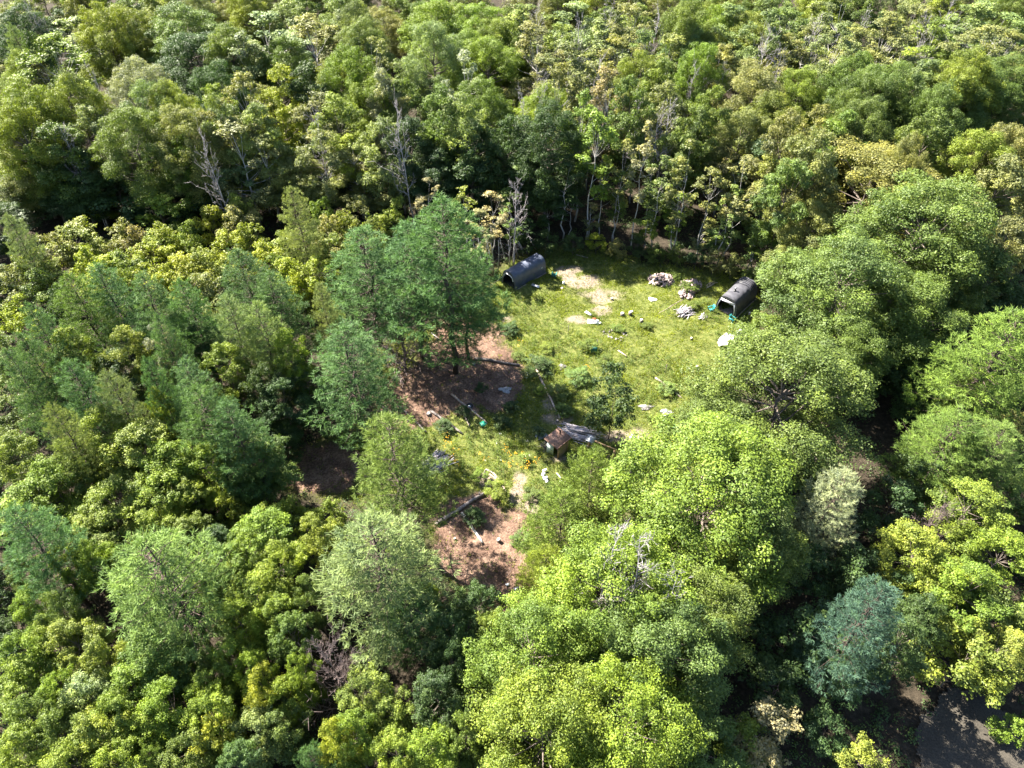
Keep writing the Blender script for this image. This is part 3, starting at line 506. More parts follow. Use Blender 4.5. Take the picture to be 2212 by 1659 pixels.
T(1420, 1150, 150, 'D', 'g', h=17.5, label='bare white-branched dead tree between the two bright maples'); T(2048, 1080, 90, 'x', 'g', h=9); T(862, 690, 150, 'x', 'g', by=800, label='brown heap of dead boughs beneath the central pines')
T(1465, 1215, 90, 'D', 'g', h=15.5, label='small bare tree with white twigs at the right of the front maple crown')

for a in [(1072, 1045, 50, 'l', 1.9, 'bright lime bush beside the near end of the barked fallen log'), (1035, 1018, 36, 'l', 1.2, 'small lime bush between the curved bed edging and the fallen log'), (1062, 1325, 60, 'y', 2.2, None), (1105, 872, 34, 'd', 1.1, 'dark bush just below the white gravel heap'),
          (1160, 775, 60, 'd', 1.6, 'dark bush at the far end of the long pale pole-like log'), (1205, 835, 44, 'g', 1.4, None), (1270, 735, 40, 'g', 1.3, 'bush beside the green storage box'), (1170, 835, 30, 'l', 1.0, None), (1490, 612, 36, 'g', 1.2, 'bush growing between the two firewood heaps'),
          (1215, 880, 40, 'g', 1.1, None), (1250, 800, 50, 'q', 1.5, None), (1135, 985, 26, 'l', 1.0, 'single bright green bush among the orange flowers'), (1335, 700, 30, 'g', .8, 'bush inside the stone ring'), (1040, 830, 30, 'd', .9, None),
          (1000, 885, 30, 'd', .8, None), (955, 910, 40, 'd', 1.1, None), (1100, 700, 40, 'd', 1.1, None), (1060, 665, 36, 'g', 1.1, None), (1250, 560, 24, 'g', .8, None), (1150, 1060, 40, 'g', 1.0, None), (1125, 1150, 44, 'g', 1.2, None), (1020, 1110, 50, 'd', 1.2, 'dark bush growing over the pale fallen birch log'), (1400, 700, 24, 'g', .6, None),
          (1305, 770, 30, 'g', .9, None), (1180, 745, 30, 'y', .8, None), (1120, 760, 30, 'g', .8, None), (1460, 590, 20, 'g', .7, None), (1440, 830, 40, 'q', 1.2, None), (1330, 545, 26, 'o', .8, None), (1500, 655, 26, 'g', .8, None), (1165, 925, 30, 'd', 1.1, None), (1085, 905, 40, 'd', 1.1, None)]:
    T(a[0], a[1], a[2], 's', a[3], h=a[4], label=a[5])

ORD = ['first', 'second', 'third', 'fourth', 'fifth', 'sixth', 'seventh', 'eighth', 'ninth', 'tenth', 'eleventh', 'twelfth']
ROWS = ['top', 'upper', 'middle', 'lower', 'bottom']; COLS = ['far left', 'left', 'centre', 'right', 'far right']
SPRO = {'M': 0, 'm': 0}
def place_tree(t, i, label, group, k=None):
    wx, wy, R, h, kind, c, vx, vy, lb = t; key, name, kw, cat = KW[kind]
    if kind == 'm' and R > 4.2: key = 'big'
    if kind == 'm' and (R < 1.9 or h < 8): key = 'young' if h < 8 else key
    P = PROTO[key]; cm, tm, pr, ph = P[i % len(P)]
    root = empty(name, (wx, wy, float(gz(wx, wy)) - .05), random.uniform(0, 2 * pi))
    s = R / pr * 1.02; root.scale = (s, s, h / ph)
    if key in ('dead',): root.scale = (min(s, .95), min(s, .95), h / ph)
    cr = bpy.data.objects.new('branches' if kind in 'Dx' else 'crown', cm); tr = bpy.data.objects.new('trunk', tm)
    col.objects.link(cr); col.objects.link(tr); cr.parent = root; tr.parent = root
    b = C_[c][0]; f = random.uniform(.88, 1.12); cr.color = (b[0] * f * random.uniform(.92, 1.08), b[1] * f, b[2] * f * random.uniform(.85, 1.2), 1)
    tag(root, label, cat, group)
    return root
# filler trees where the wood would otherwise show gaps
def fillers():
    out = []; pts = [(t[0], t[1], t[2]) for t in TREES if t[4] not in 'Dx']; n = {'m': 0, 'y': 0}
    xs = rng.uniform(-100, 100, 9000); ys = rng.uniform(10, 140, 9000)
    vx, vy = viewxy(xs, ys); ok = (vx > -110) & (vx < 2310) & ~inpoly(xs, ys, CLEAR)
    for x, y, vxx, vyy in zip(xs[ok], ys[ok], vx[ok], vy[ok]):
        if inpoly([x], [y], ROAD)[0] or (y < 26 and 18 < x < 42): continue
        h = random.uniform(8.5, 11) if y > 70 else random.uniform(4.5, 6.5); R = h * random.uniform(.28, .38)
        if min((x - q[0]) ** 2 + (y - q[1]) ** 2 - ((1.08 if 90 < vxx < 2120 else .75) * (q[2] + R)) ** 2 for q in pts) < 0: continue
        if any(inpoly([x + dx], [y + dy], CLEAR)[0] for dx, dy in ((2.2, 0), (-2.2, 0), (0, 2.6), (0, -3.4), (0, -6.0 if y > 45 else -2.5))): continue
        pts.append((x, y, R)); a, b = proj(x, y, h); k = 'm' if h > 8 else 'y'; n[k] += 1
        out.append((x, y, R, h, k, random.choice('ddggo'), a, b, None))
    for x in np.arange(-98, 99, 7.6):       # the wood runs on past the last trees that can be told apart
        for y in (134, 141, 149):
            xx = x + rng.normal() * 1.5; yy = y + rng.normal() * 1.5; h = random.uniform(13, 16); a, b = proj(xx, yy, h)
            if -40 < a < 2250: out.append((xx, yy, random.uniform(3.6, 4.6), h, 'm', random.choice('gopyo'), a, b, None))
    print('fill', n)
    return out
FILL = fillers()
allT = TREES + FILL
cells = {}
for i, t in enumerate(allT):
    r = min(4, max(0, int(t[7] / 331.9))); c = min(4, max(0, int(t[6] / 442.5)))
    if t[8] is None: cells.setdefault((t[4] if t[8] is None else 'z', t[5] if t[4] not in 'Dx' else '-', r, c), []).append(i)
lab = {}
for (k, c, r, cc), L_ in cells.items():
    L_.sort(key=lambda i: allT[i][6]); n = len(L_)
    cw = C_[c][1] + ' ' if c != '-' else ''
    for j, i in enumerate(L_):
        base = f"{cw}{KW[k][2]}, {ROWS[r]} {COLS[cc]} of photo"
        if n > 1:
            base += ', leftmost there' if j == 0 else (', rightmost there' if j == n - 1 else f", {ORD[min(j, 11)]} from left there")
        lab[i] = base
GRP = {'M': 'large maples', 'm': 'broadleaf trees of the wood', 'a': 'airy broadleaf trees of the wood', 'y': 'bushy young trees', 's': 'bushes in the clearing', 'k': 'low trees of the thicket', 't': 'slender trees along the clearing edge', 'P': 'pines', 'n': 'leafy trees at the lower left', 'p': 'young pines', 'D': 'dead trees standing in the wood', 'x': 'bare twiggy bushes'}
for i, t in enumerate(allT): place_tree(t, i, t[8] or lab[i], GRP[t[4]])
print('trees', len(TREES), 'fill', len(FILL))

# ------------------------------------------------------------------ low growth: undergrowth, grass, weeds, flowers
def scatter(n, box, dens):
    x = rng.uniform(box[0], box[1], n); y = rng.uniform(box[2], box[3], n); k = rng.random(n) < dens(x, y); return x[k], y[k]
def visible(x, y):
    vx, vy = viewxy(x, y); return (vx > -80) & (vx < 2290) & (vy > -40) & (vy < 1740)
x, y = scatter(24000, (-85, 85, 12, 122), lambda x, y: (visible(x, y) & ~inpoly(x, y, CLEAR) & ~inpoly(x, y, ROAD)) * np.clip(fnoise(x, y, 5) * 2.6 - .75, 0, 1))
mb = MB(); k = 26; r = np.repeat(np.arange(len(x)), k); d = sph(len(r), .6); rad = (.35 + .5 * rng.random(len(x)))[r]
c = np.stack([x[r], y[r], gz(x[r], y[r]) + .12], 1) + d * rad[:, None] * (.5 + .5 * rng.random(len(r)))[:, None]; c[:, 2] = np.maximum(c[:, 2], gz(c[:, 0], c[:, 1]) + .04)
mb.cards(c, d + np.array([0, 0, .8]), .17, .6, np.clip(.5 + rng.normal(size=len(x))[r] * .15 + rng.normal(size=len(r)) * .15, 0, 1))
o = mb.build('undergrowth', M['leaf']); o.color = (.055, .095, .026, 1); tag(o, kind='stuff')

def gdens(x, y):
    ins, ba, ne = zones(x, y); return ins * (1 - .78 * ba) * (1 - .95 * ne) * np.clip(.55 + (fnoise(x, y, 1.6) - .5) * 2.4, .1, 1)
CB = (-24, 32, 24, 80)
def grass_mesh(n, hmin, hmax, wd, kb, dens, dry):
    x, y = scatter(n, CB, dens); mb = MB(); r = np.repeat(np.arange(len(x)), kb); N = len(r)
    hh = (hmin + (hmax - hmin) * np.clip(fnoise(x + 9, y, 1.2) * 1.6 - .3, 0, 1))[r] * (.6 + .6 * rng.random(N))
    c = np.stack([x[r], y[r], gz(x[r], y[r]) + (fnoise(x[r], y[r], 1.3) - .5) * .22 - .02], 1) + rng.normal(size=(N, 3)) * np.array([.07, .07, 0])
    d = rng.normal(size=(N, 3)) * np.array([.55, .55, .1]) + np.array([0, 0, 1])
    t = np.clip(.5 + (fnoise(x, y, 2.4) - .5)[r] * dry + rng.normal(size=N) * .10, 0, 1); mb.blades(c, d, hh, wd, t); return mb
o = grass_mesh(190000, .08, .30, .055, 3, gdens, 1.3).build('grass', M['grass']); o.color = (.178, .208, .030, 1); tag(o, kind='stuff')
WEED = [(1170, 840, 60, 60), (1250, 850, 90, 60), (1120, 905, 70, 45), (1060, 965, 130, 34), (1160, 960, 60, 40), (1000, 985, 70, 30), (1110, 1010, 110, 34), (1140, 720, 60, 50), (1090, 660, 40, 40), (1400, 830, 70, 50), (1300, 900, 60, 60), (1440, 930, 50, 50), (1240, 770, 60, 40), (1450, 610, 50, 16), (1330, 560, 140, 12), (1180, 1040, 60, 30), (1530, 690, 60, 30), (1330, 700, 40, 20), (1230, 905, 50, 40), (1135, 1110, 30, 50)]
def wdens(x, y):
    vx, vy = viewxy(x, y); n = fnoise(x, y, 2) - .5; m_ = np.zeros_like(vx)
    for b in WEED: m_ = np.maximum(m_, blob(vx + n * 40, vy + n * 30, *b, .6))
    for b in ((1245, 930, 52, 24), (945, 1003, 36, 26), (1368, 985, 18, 16), (1195, 985, 26, 22), (1488, 686, 26, 16), (1205, 935, 30, 22)): m_ = m_ * (1 - blob(vx, vy, *b, .3)) - .03 * blob(vx, vy, *b, .3)
    ins, ba, ne = zones(x, y); return np.clip(m_ + .03, 0, 1) * ins * (1 - ba) * (1 - ne) * np.clip(fnoise(x, y, .9) * 3 - .9, .05, 1) * .9
x, y = scatter(30000, CB, wdens); mb = MB(); k = 16; r = np.repeat(np.arange(len(x)), k); N = len(r); hh = (.35 + .75 * rng.random(len(x)) ** 1.5)
u = rng.random(N); c = np.stack([x[r], y[r], gz(x[r], y[r]) + hh[r] * u], 1) + rng.normal(size=(N, 3)) * .09
mb.cards(c, rng.normal(size=(N, 3)) * .7 + np.array([0, 0, .7]), .115, .5, np.clip(.5 + rng.normal(size=len(x))[r] * .16 + rng.normal(size=N) * .14, 0, 1))
mb.blades(np.stack([x, y, gz(x, y)], 1), rng.normal(size=(len(x), 3)) * .15 + np.array([0, 0, 1]), hh, .03, .5)
o = mb.build('tall_weeds', M['grass']); o.color = (.100, .145, .032, 1); tag(o, kind='stuff')
x, y = scatter(26000, (-24, 20, 24, 62), lambda x, y: zones(x, y)[2] * .28 + zones(x, y)[1] * .08); mb = MB(); N = len(x)
d = rng.normal(size=(N, 3)) * np.array([1, 1, .12]); mb.blades(np.stack([x, y, gz(x, y) + .06 + .05 * rng.random(N)], 1), d, .15 + .5 * rng.random(N) ** 2, .035, rng.random(N))
o = mb.build('twig_litter', M['deadbrown']); tag(o, kind='stuff')
x, y = scatter(9000, (-24, 20, 24, 62), lambda x, y: zones(x, y)[2] * np.clip(fnoise(x, y, 1.8) * 4 - 2.1, 0, 1)); mb = MB(); k = 10; r = np.repeat(np.arange(len(x)), k); N = len(r)
mb.cards(np.stack([x[r], y[r], gz(x[r], y[r]) + .05], 1) + np.abs(rng.normal(size=(N, 3))) * np.array([.12, .12, .14]), rng.normal(size=(N, 3)) * .6 + np.array([0, 0, .8]), .10, .6, rng.random(N))
o = mb.build('seedlings', M['leaf']); o.color = (.09, .12, .03, 1); tag(o, kind='stuff')
def flowers(name, mat, spots, n, size, hz):
    mb = MB()
    for (cx, cy, rx, ry) in spots:
        k = int(1.4 * n * rx * ry / 400) + 2
        for _ in range(k):
            a = rng.random() * 2 * pi; q = rng.random() ** .5; wx, wy = W(cx + rx * q * cos(a), cy + ry * q * sin(a), 0); m_ = 5
            c = np.array([wx, wy, gz(wx, wy) + hz * (.6 + .5 * rng.random())]) + rng.normal(size=(m_, 3)) * .09
            mb.cards(c, rng.normal(size=(m_, 3)) * .4 + np.array([0, 0, 1]), size * .62, .8)
    tag(mb.build(name, mat), kind='stuff')
flowers('orange_wildflowers', M['flower'], [(962, 945, 10, 14), (978, 975, 22, 14), (975, 1000, 14, 10), (1040, 995, 16, 8), (1110, 985, 30, 14), (1100, 1010, 24, 12), (1130, 1020, 16, 10), (1120, 1050, 14, 8), (1125, 748, 12, 7), (985, 1012, 8, 8), (1150, 1005, 20, 12), (1265, 800, 10, 8), (1440, 965, 20, 10)], 6, .12, .75)
flowers('white_wildflowers', M['whiteflower'], [(1080, 960, 60, 20), (1150, 1000, 50, 16), (1250, 850, 60, 40), (1050, 1000, 40, 10), (1130, 820, 20, 14)], .25, .10, .8)

# ------------------------------------------------------------------ things in the clearing
def G(x, y, dz=0.0):
    a, b = W(x, y, 0); return (a, b, float(gz(a, b)) + dz)
Z1 = lambda a, b: ((1500 + a / 1.58) / 1.736, (800 + b / 1.58) / 1.736)
Z2 = lambda a, b: ((1700 + a * .2712) / 1.736, (880 + b * .2712) / 1.736)
Z3 = lambda a, b: ((2300 + a * .2712) / 1.736, (930 + b * .2712) / 1.736)
Z4 = lambda a, b: ((1900 + a / 3.16) / 1.736, (1380 + b / 3.16) / 1.736)
Z5 = lambda a, b: ((1300 + a / 3.386) / 1.736, (1150 + b / 3.386) / 1.736)
Z6 = lambda a, b: ((1500 + a / 3.16) / 1.736, (1600 + b / 3.16) / 1.736)
Z7 = lambda a, b: ((1600 + a / 3.16) / 1.736, (1900 + b / 3.16) / 1.736)

# tarp shelters: local x across, y from the mouth to the back
def arch(w_, h_, k, sq=2.6):
    p = []
    for i in range(k + 1):
        t = pi * i / k; c_, s_ = cos(t), sin(t); p.append((-w_ / 2 * np.sign(c_) * abs(c_) ** (2 / sq * .8), h_ * abs(s_) ** (2 / sq)))
    return p
def shelter(mouth_l, mouth_r, back_r, h, mat, name, label, right):
    A, B, Cc = (np.array(G(*p)) for p in (mouth_l, mouth_r, back_r))
    wid = np.linalg.norm((B - A)[:2]) * 1.04; ln = np.linalg.norm((Cc - B)[:2]) * 1.12
    ax = Cc - B; rz = math.atan2(ax[1], ax[0]) - pi / 2; mid = (A + B) / 2
    root = empty(name, tuple(mid), rz); tag(root, label, 'shelter', 'dark arched tarp shelters')
    K, Nn = 26, 34
    def skin(scale, n0, n1, rough):
        V = []; mb = MB()
        for j in range(Nn + 1):
            t = j / Nn; y = n0 + (n1 - n0) * t; sag = 0.035 * (1 - abs(cos(t * pi * 5))) * scale
            for i, (a, b) in enumerate(arch(wid * scale, h * scale, K)):
                wv = rough * (.5 * sin(i * 1.7 + j * .9) + .5 * sin(j * 2.3 + i * .6) + rng.normal() * .45)
                V.append((a * (1 - sag * .6) + wv * .3, y, max(-.05, b * (1 - sag * (.4 + .6 * b / h)) + wv * (b > .1) - (.04 if b < .02 else 0))))
        Q = [(j * (K + 1) + i, j * (K + 1) + i + 1, (j + 1) * (K + 1) + i + 1, (j + 1) * (K + 1) + i) for j in range(Nn) for i in range(K)]
        mb.addq(V, Q); return mb
    co = skin(1.0, 0, ln, .022).build('cover', mat, root)
    for p_ in co.data.polygons: p_.use_smooth = True
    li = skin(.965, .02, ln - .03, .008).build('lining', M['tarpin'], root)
    mb = MB(); ar = arch(wid, h, K); mb.addf([(0, ln + .01, 0)] + [(a, ln + .01, b) for a, b in ar], [(0, i + 1, i + 2) for i in range(K)]); mb.build('back_panel', mat, root)
    # hoops and ground rails
    mb = MB()
    for y in (.03, ln * .33, ln * .66, ln - .05): mb.tube([(a * .955, y, b * .955) for a, b in arch(wid, h, 14)], .025, 5)
    mb.build('hoop_frame', M['metal'], root)
    for sgn in (-1, 1):
        mb = MB(); mb.box((sgn * (wid / 2 + .10), ln * .5, .05), (.09, ln * 1.0, .10)); mb.build('ground_rail', M['log'], root)
    mb = MB(); ar = arch(wid * 1.01, h * 1.01, 20); inn = arch(wid * .86, h * .88, 20)
    V = [(a, -.015, b) for a, b in ar] + [(a, -.015, b) for a, b in inn]; n = 21
    mb.addf(V, [(i, i + 1, n + i + 1, n + i) for i in range(20)]); mb.build('front_hem', mat, root)
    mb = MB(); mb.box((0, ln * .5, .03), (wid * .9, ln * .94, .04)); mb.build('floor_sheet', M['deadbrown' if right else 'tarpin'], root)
    if right:
        mb = MB(); mb.box((0.02, -.06, h * .80), (wid * .66, .05, .12)); mb.build('rolled_flap', M['white'], root)
        mb = MB(); mb.box((0.0, -.035, h * .73), (wid * .60, .03, .20)); mb.build('hanging_flap', M['flap'], root)
        mb = MB(); mb.tube([(wid * .42, -.05, 0), (wid * .40, -.05, h * .45), (wid * .33, -.05, h * .74)], .055, 6); mb.build('rolled_door', M['metal'], root)
        mb = MB(); mb.tube([(-wid * .42, -.05, 0), (-wid * .40, -.05, h * .45), (-wid * .33, -.05, h * .74)], .04, 6); mb.build('rolled_door', M['metal'], root)
        mb = MB(); mb.tube([(-.15, ln * .34, h * .8), (-.15, ln * .34, h + .38)], .075, 10); cp = mb.build('stovepipe', M['black'], root)
        mb = MB(); mb.tube([(-.15, ln * .34, h + .36), (-.15, ln * .34, h + .44)], [.13, .06], 10); mb.build('pipe_cap', M['metal'], cp)
        mb = MB(); mb.tube([(-.15, ln * .34, h * .955), (-.15, ln * .34, h * 1.015)], [.2, .13], 12); mb.build('pipe_collar', M['black'], root)
        mb = MB()
        for k in range(5):
            y = ln * (.70 + .06 * k); mb.tube([(a * 1.03 + .03 * sin(k + i), y + .05 * sin(i * 1.7 + k), b * 1.025) for i, (a, b) in enumerate(arch(wid, h, 14))][3:-3], .045, 5)
        mb.build('bunched_tarp', mat, root)
        mb = MB(); mb.tube([(wid * .7, ln * .15, .06), (wid * .72, ln * .62, .22)], .035, 5); mb.build('loose_pole', M['loggrey'], root)
    else:
        mb = MB(); pts = [(a * .80, -.05, b * .80 + .04) for a, b in arch(wid, h, 16)][2:14]
        mb.tube([(p[0], p[1], p[2] + rng.normal() * .03) for p in pts], [.03 + .014 * (i % 3) for i in range(len(pts))], 5); mb.build('rolled_edge', M['white'], root)
        mb = MB(); mb.tube([(-.3, -.02, h * .8), (-1.0, -1.2, .75), (-1.5, -2.3, .02)], .018, 4); mb.build('guy_rope', M['metal'], root)
        mb = MB(); v = [(wid / 2 * .985 + .035, ln * .86 + a, h * .52 + b) for a, b in ((-.16, -.02), (-.05, .06), (0, .02), (.08, .10), (.14, .08), (.03, -.05))]
        mb.addf(v, [(0, 1, 2, 5), (2, 3, 4, 5)]); mb.build('white_mark', M['white'], root)
        mb = MB()
        for x_ in (-.32, .30): mb.tube([(x_ * wid, -.005, h * .905), (x_ * wid, ln + .01, h * .905)], .014, 4)
        mb.build('edge_seam', mat, root)
    return root
shelter((1083, 612), (1115, 626), (1174, 592), 2.15, M['tarpnavy'], 'tarp_shelter', 'navy tarp shelter in the shade of the trees, white rolled edge round its mouth', False)
shelter(Z3(1395, 862), Z3(1690, 945), Z3(1945, 700), 2.35, M['tarp'], 'tarp_shelter', 'charcoal tarp shelter with a stovepipe and a white bar across its mouth', True)

def chair(x, y, rz, label):
    root = empty('garden_chair', G(x, y), rz); root.scale = (.84, .84, .84); tag(root, label, 'chair', 'teal garden chairs'); m = M['teal']
    mb = MB()
    for k in range(5): mb.box((0, -.24 + .11 * k, .36 - .03 * k), (.54, .09, .03))
    mb.build('seat', m, root); mb = MB()
    for k in range(5): mb.box((-.22 + .11 * k, .34, .66), (.085, .03, .72 - .05 * abs(k - 2)), tilt=-.38)
    mb.box((0, .30, .55), (.54, .03, .06), tilt=-.38); mb.build('backrest', m, root)
    for s_ in (-1, 1):
        mb = MB(); mb.box((s_ * .33, .0, .60), (.12, .72, .035)); mb.build('armrest', m, root)
        for yy, hh in ((-.28, .60), (.30, .60)):
            mb = MB(); mb.box((s_ * .30, yy, hh / 2), (.05, .10, hh)); mb.build('leg', m, root)
chair(1197, 597, 2.9, 'teal garden chair in the grass beside the navy shelter')
chair(*Z3(1345, 880), -1.2, 'teal garden chair left of the charcoal shelter mouth')
chair(*Z3(1640, 1010), .7, 'teal garden chair standing in front of the charcoal shelter, at its right corner')
chair(*Z4(2015, 760), 1.1, 'teal garden chair half hidden by the maple at the right of the clearing')

def thing_mesh(mb, name, mat, pos, rz, label, cat, group=None):
    o = mb.build(name, mat); o.location = pos; o.rotation_euler = (0, 0, rz); return tag(o, label, cat, group)
# split firewood in two heaps, every piece its own object
protos = []
for i in range(6):
    mb = MB(); l = random.uniform(.32, .42); k = random.choice([3, 4, 5]); r = random.uniform(.10, .14)
    P0 = [(r * cos(2 * pi * j / k + random.uniform(-.25, .25)), r * sin(2 * pi * j / k + random.uniform(-.25, .25))) for j in range(k)]
    mb.addf([(-l / 2, a, b) for a, b in P0] + [(l / 2, a * .95, b * .95) for a, b in P0], [tuple(range(k))[::-1], tuple(range(k, 2 * k))] + [(j, (j + 1) % k, k + (j + 1) % k, k + j) for j in range(k)])
    protos.append(mb.mesh('split_log', M['firewood']))
def heap(cx, cy, rx, ry, n, top, label, group, meshes, name, cat, zs=.17, al=None, sc=1.0, lay=.07):
    c0 = np.array(W(cx, cy, 0)); X0 = np.array(W(cx + rx, cy, 0)) - c0; Y0 = np.array(W(cx, cy - ry, 0)) - c0
    for k in range(n):
        a = random.random() * 2 * pi; q = random.random() ** .55; p = c0 + X0 * q * cos(a) + Y0 * q * sin(a)
        z = float(gz(*p)) + lay + top * (1 - q ** 1.3) * random.uniform(.55, 1.0)
        o = bpy.data.objects.new(name, meshes[k % len(meshes)]); col.objects.link(o); o.location = (*p, z)
        o.rotation_euler = (random.uniform(0, 6.28), random.gauss(0, .35), random.uniform(0, 6.28)) if al is None else (0, random.gauss(0, .06), al + random.gauss(0, .22))
        s_ = sc * random.uniform(.8, 1.2); o.scale = (s_, s_, s_); tag(o, label, cat, group)
heap(*Z3(660, 455), 27, 15, 135, .55, 'piece of split firewood in the left heap behind the grass', 'firewood in the left heap', protos, 'split_log', 'firewood', sc=1.15)
heap(*Z3(1075, 530), 24, 13, 85, .5, 'piece of split firewood in the right heap, beside the charcoal shelter', 'firewood in the right heap', protos, 'split_log', 'firewood', sc=1.15)
heap(*Z3(1010, 650), 17, 13, 60, .35, 'piece of split firewood in the right heap, beside the charcoal shelter', 'firewood in the right heap', protos, 'split_log', 'firewood', sc=1.15)
def poles(pts, n, l, rad, label, group, wob, spread, top, mat=M['pole']):
    """pts: the two ends of the pile in the view"""
    a, b = np.array(G(*pts[0])), np.array(G(*pts[1])); d = b - a; L0 = np.linalg.norm(d); d /= L0; nrm = np.array([-d[1], d[0], 0])
    ms = []
    for i in range(5):
        mb = MB(); q = l * random.uniform(.9, 1.1); mb.tube([(-q / 2, 0, 0), (-q / 6, random.gauss(0, .03), .01), (q / 5, random.gauss(0, .04), 0), (q / 2, 0, 0)], [rad, rad * .9, rad * .75, rad * .5], 6); ms.append(mb.mesh('pole', mat))
    for k in range(n):
        f = random.gauss(0, .42); f = max(-1, min(1, f)); z = .04 + top * (1 - abs(f)) * random.random(); c = (a + b) / 2 + nrm * f * spread + d * random.gauss(0, .12) * L0
        o = bpy.data.objects.new('pole', ms[k % 5]); col.objects.link(o); o.location = (c[0], c[1], float(gz(c[0], c[1])) + z)
        o.rotation_euler = (0, random.gauss(0, .03), math.atan2(d[1], d[0]) + random.gauss(0, wob) + f * .12 + (pi if random.random() < .5 else 0)); o.scale = (random.uniform(.75, 1.1), 1, 1); tag(o, label, 'pole', group)
poles((Z4(680, 740), Z4(1060, 830)), 62, 3.3, .038, 'long weathered pole in the pile behind the small shed', 'poles piled behind the shed', .10, 1.15, .55)
poles((Z6(215, 560), Z6(560, 330)), 75, 2.8, .034, 'long weathered pole in the fanned pile beside the lime-green pine', 'poles piled beside the pine', .14, 1.1, .6)
poles((Z3(870, 960), Z3(1110, 850)), 55, 1.6, .045, 'short pale pole in the jumbled pile in front of the firewood', 'short poles piled in the grass', .30, .95, .4)
poles((Z3(1180, 990), Z3(1280, 960)), 9, 1.1, .035, 'thin stick scattered right of the short pole pile', 'scattered sticks', .5, .4, .08)
poles((Z4(430, 960), Z4(560, 850)), 26, 1.9, .022, 'thin stick leaning in the brush left of the small shed', 'sticks left of the shed', .3, .5, .35, M['loggrey'])
poles((Z3(1290, 560), Z3(1400, 500)), 8, 1.3, .03, 'thin reddish stick at the right end of the firewood', 'sticks on the firewood', .2, .4, .3, M['log'])

def log(p, q, r, mat, label, z0=None, cut=True, bend=.02, name='fallen_log'):
    a, b = np.array(G(*p)), np.array(G(*q)); d = b - a; n = 9; r0 = r * 1.05
    pts = [a + d * i / (n - 1) + np.array([rng.normal() * bend, rng.normal() * bend, r * .8]) for i in range(n)]
    for i in range(n): pts[i][2] = max(pts[i][2], float(gz(pts[i][0], pts[i][1])) + r * .7)
    root = empty(name, tuple(a)); tag(root, label, 'log')
    mb = MB(); rr = [r0 * (1 - .3 * i / (n - 1)) * random.uniform(.94, 1.06) for i in range(n)]; mb.tube(np.array(pts) - a, rr, 9); mb.build('stem', mat, root)
    for i, (k, kk) in enumerate(((0, 1), (n - 1, n - 2))):
        dd = (pts[k] - pts[kk]); dd /= np.linalg.norm(dd); mb = MB(); mb.tube([pts[k] - a, pts[k] - a + dd * .012], rr[k] * .88, 9); mb.build('cut_end', M['cutend'], root)
    mb = MB()
    for i in range(5):
        s = pts[random.randint(1, n - 2)] - a; mb.tube([s, s + np.array([rng.normal() * .5, rng.normal() * .5, 1]) * r * 1.9], [r * .22, r * .12], 5)
    mb.build('branch_stub', mat, root); return root
log(Z5(1620, 672), Z5(2200, 735), .17, M['loggrey'], 'dark barked log lying across the needle ground, its cut end at left')
log(Z5(1330, 1130), Z5(1790, 1500), .11, M['log'], 'long pale log with a black tyre beside it')
log(Z5(1065, 1320), Z5(1470, 1610), .13, M['loggrey'], 'log whose upper end lies next to a white-topped stump')
log(Z5(655, 1265), Z5(1010, 1590), .12, M['loggrey'], 'log left of the one with the white-topped stump')
log(Z5(440, 1280), Z5(830, 1470), .10, M['loggrey'], 'leftmost log, half under the pine boughs')
log(Z5(1490, 1390), Z5(1560, 1520), .06, M['log'], 'short thin pale log right of the white-topped stump')
log(Z4(355, 10), Z4(630, 610), .12, M['log'], 'very long straight pale log running down to the pole pile')
log(Z4(1760, 130), Z4(2070, 370), .11, M['log'], 'bleached log in the grass right of the lone leafy tree')
log(Z6(430, 1165), Z6(1010, 790), .20, M['loggrey'], 'thick barked fallen log lying on bare needle ground under the bright bush')
log(Z6(735, 1035), Z6(980, 1385), .14, M['birch'], 'broken white birch log with a ragged lower end')
log(Z6(1020, 505), Z6(1110, 560), .09, M['log'], 'far piece of the curved log edging of the bed'); log(Z6(1110, 562), Z6(1190, 660), .10, M['log'], 'middle piece of the curved log edging of the bed'); log(Z6(1195, 668), Z6(1262, 770), .08, M['log'], 'near piece of the curved log edging of the bed')
log(Z6(1060, 560), Z6(1170, 655), .07, M['log'], 'inner rail beside the curved log edging of the bed'); log(Z6(1012, 505), Z6(990, 590), .06, M['loggrey'], 'dark short log closing the far-left side of the bed')
log(Z7(1165, 1125), Z7(1238, 1052), .11, M['log'], 'short cut log with a bright end at the bottom of the bare ground')
log(Z1(1290, 822), Z1(1342, 860), .08, M['log'], 'small bleached log in the grass below the stone ring')
log(Z3(620, 905), Z3(1110, 642), .030, M['log'], 'very thin long pole reaching from the grass to the firewood'); log(Z3(640, 890), Z3(1000, 720), .022, M['log'], 'thinner pole lying alongside the long thin pole')
log(Z5(195, 0), Z5(340, 130), .03, M['log'], 'thin stick under the central pines'); log(Z5(1080, 335), Z5(1190, 430), .06, M['dead'], 'pale broken branch lying behind the central pine trunks')
log(Z2(1860, 320), Z2(1700, 285), .07, M['log'], 'grey log at the top edge of the grass')
def stump(x, y, r, h, label, mat=M['loggrey']):
    root = empty('tree_stump', G(x, y)); tag(root, label, 'stump')
    mb = MB(); mb.tube([(0, 0, -.1), (0, 0, h * .4), (0.01, 0, h)], [r * 1.15, r, r * .97], 12); mb.build('bark', mat, root)
    mb = MB(); mb.tube([(.01, 0, h), (.01, 0, h + .012)], r * .88, 12); mb.build('cut_top', M['cutend'], root)
stump(*Z3(122, 935), .24, .42, 'left of the two upright log rounds in the middle of the grass'); stump(*Z3(228, 935), .20, .46, 'right of the two upright log rounds in the middle of the grass')
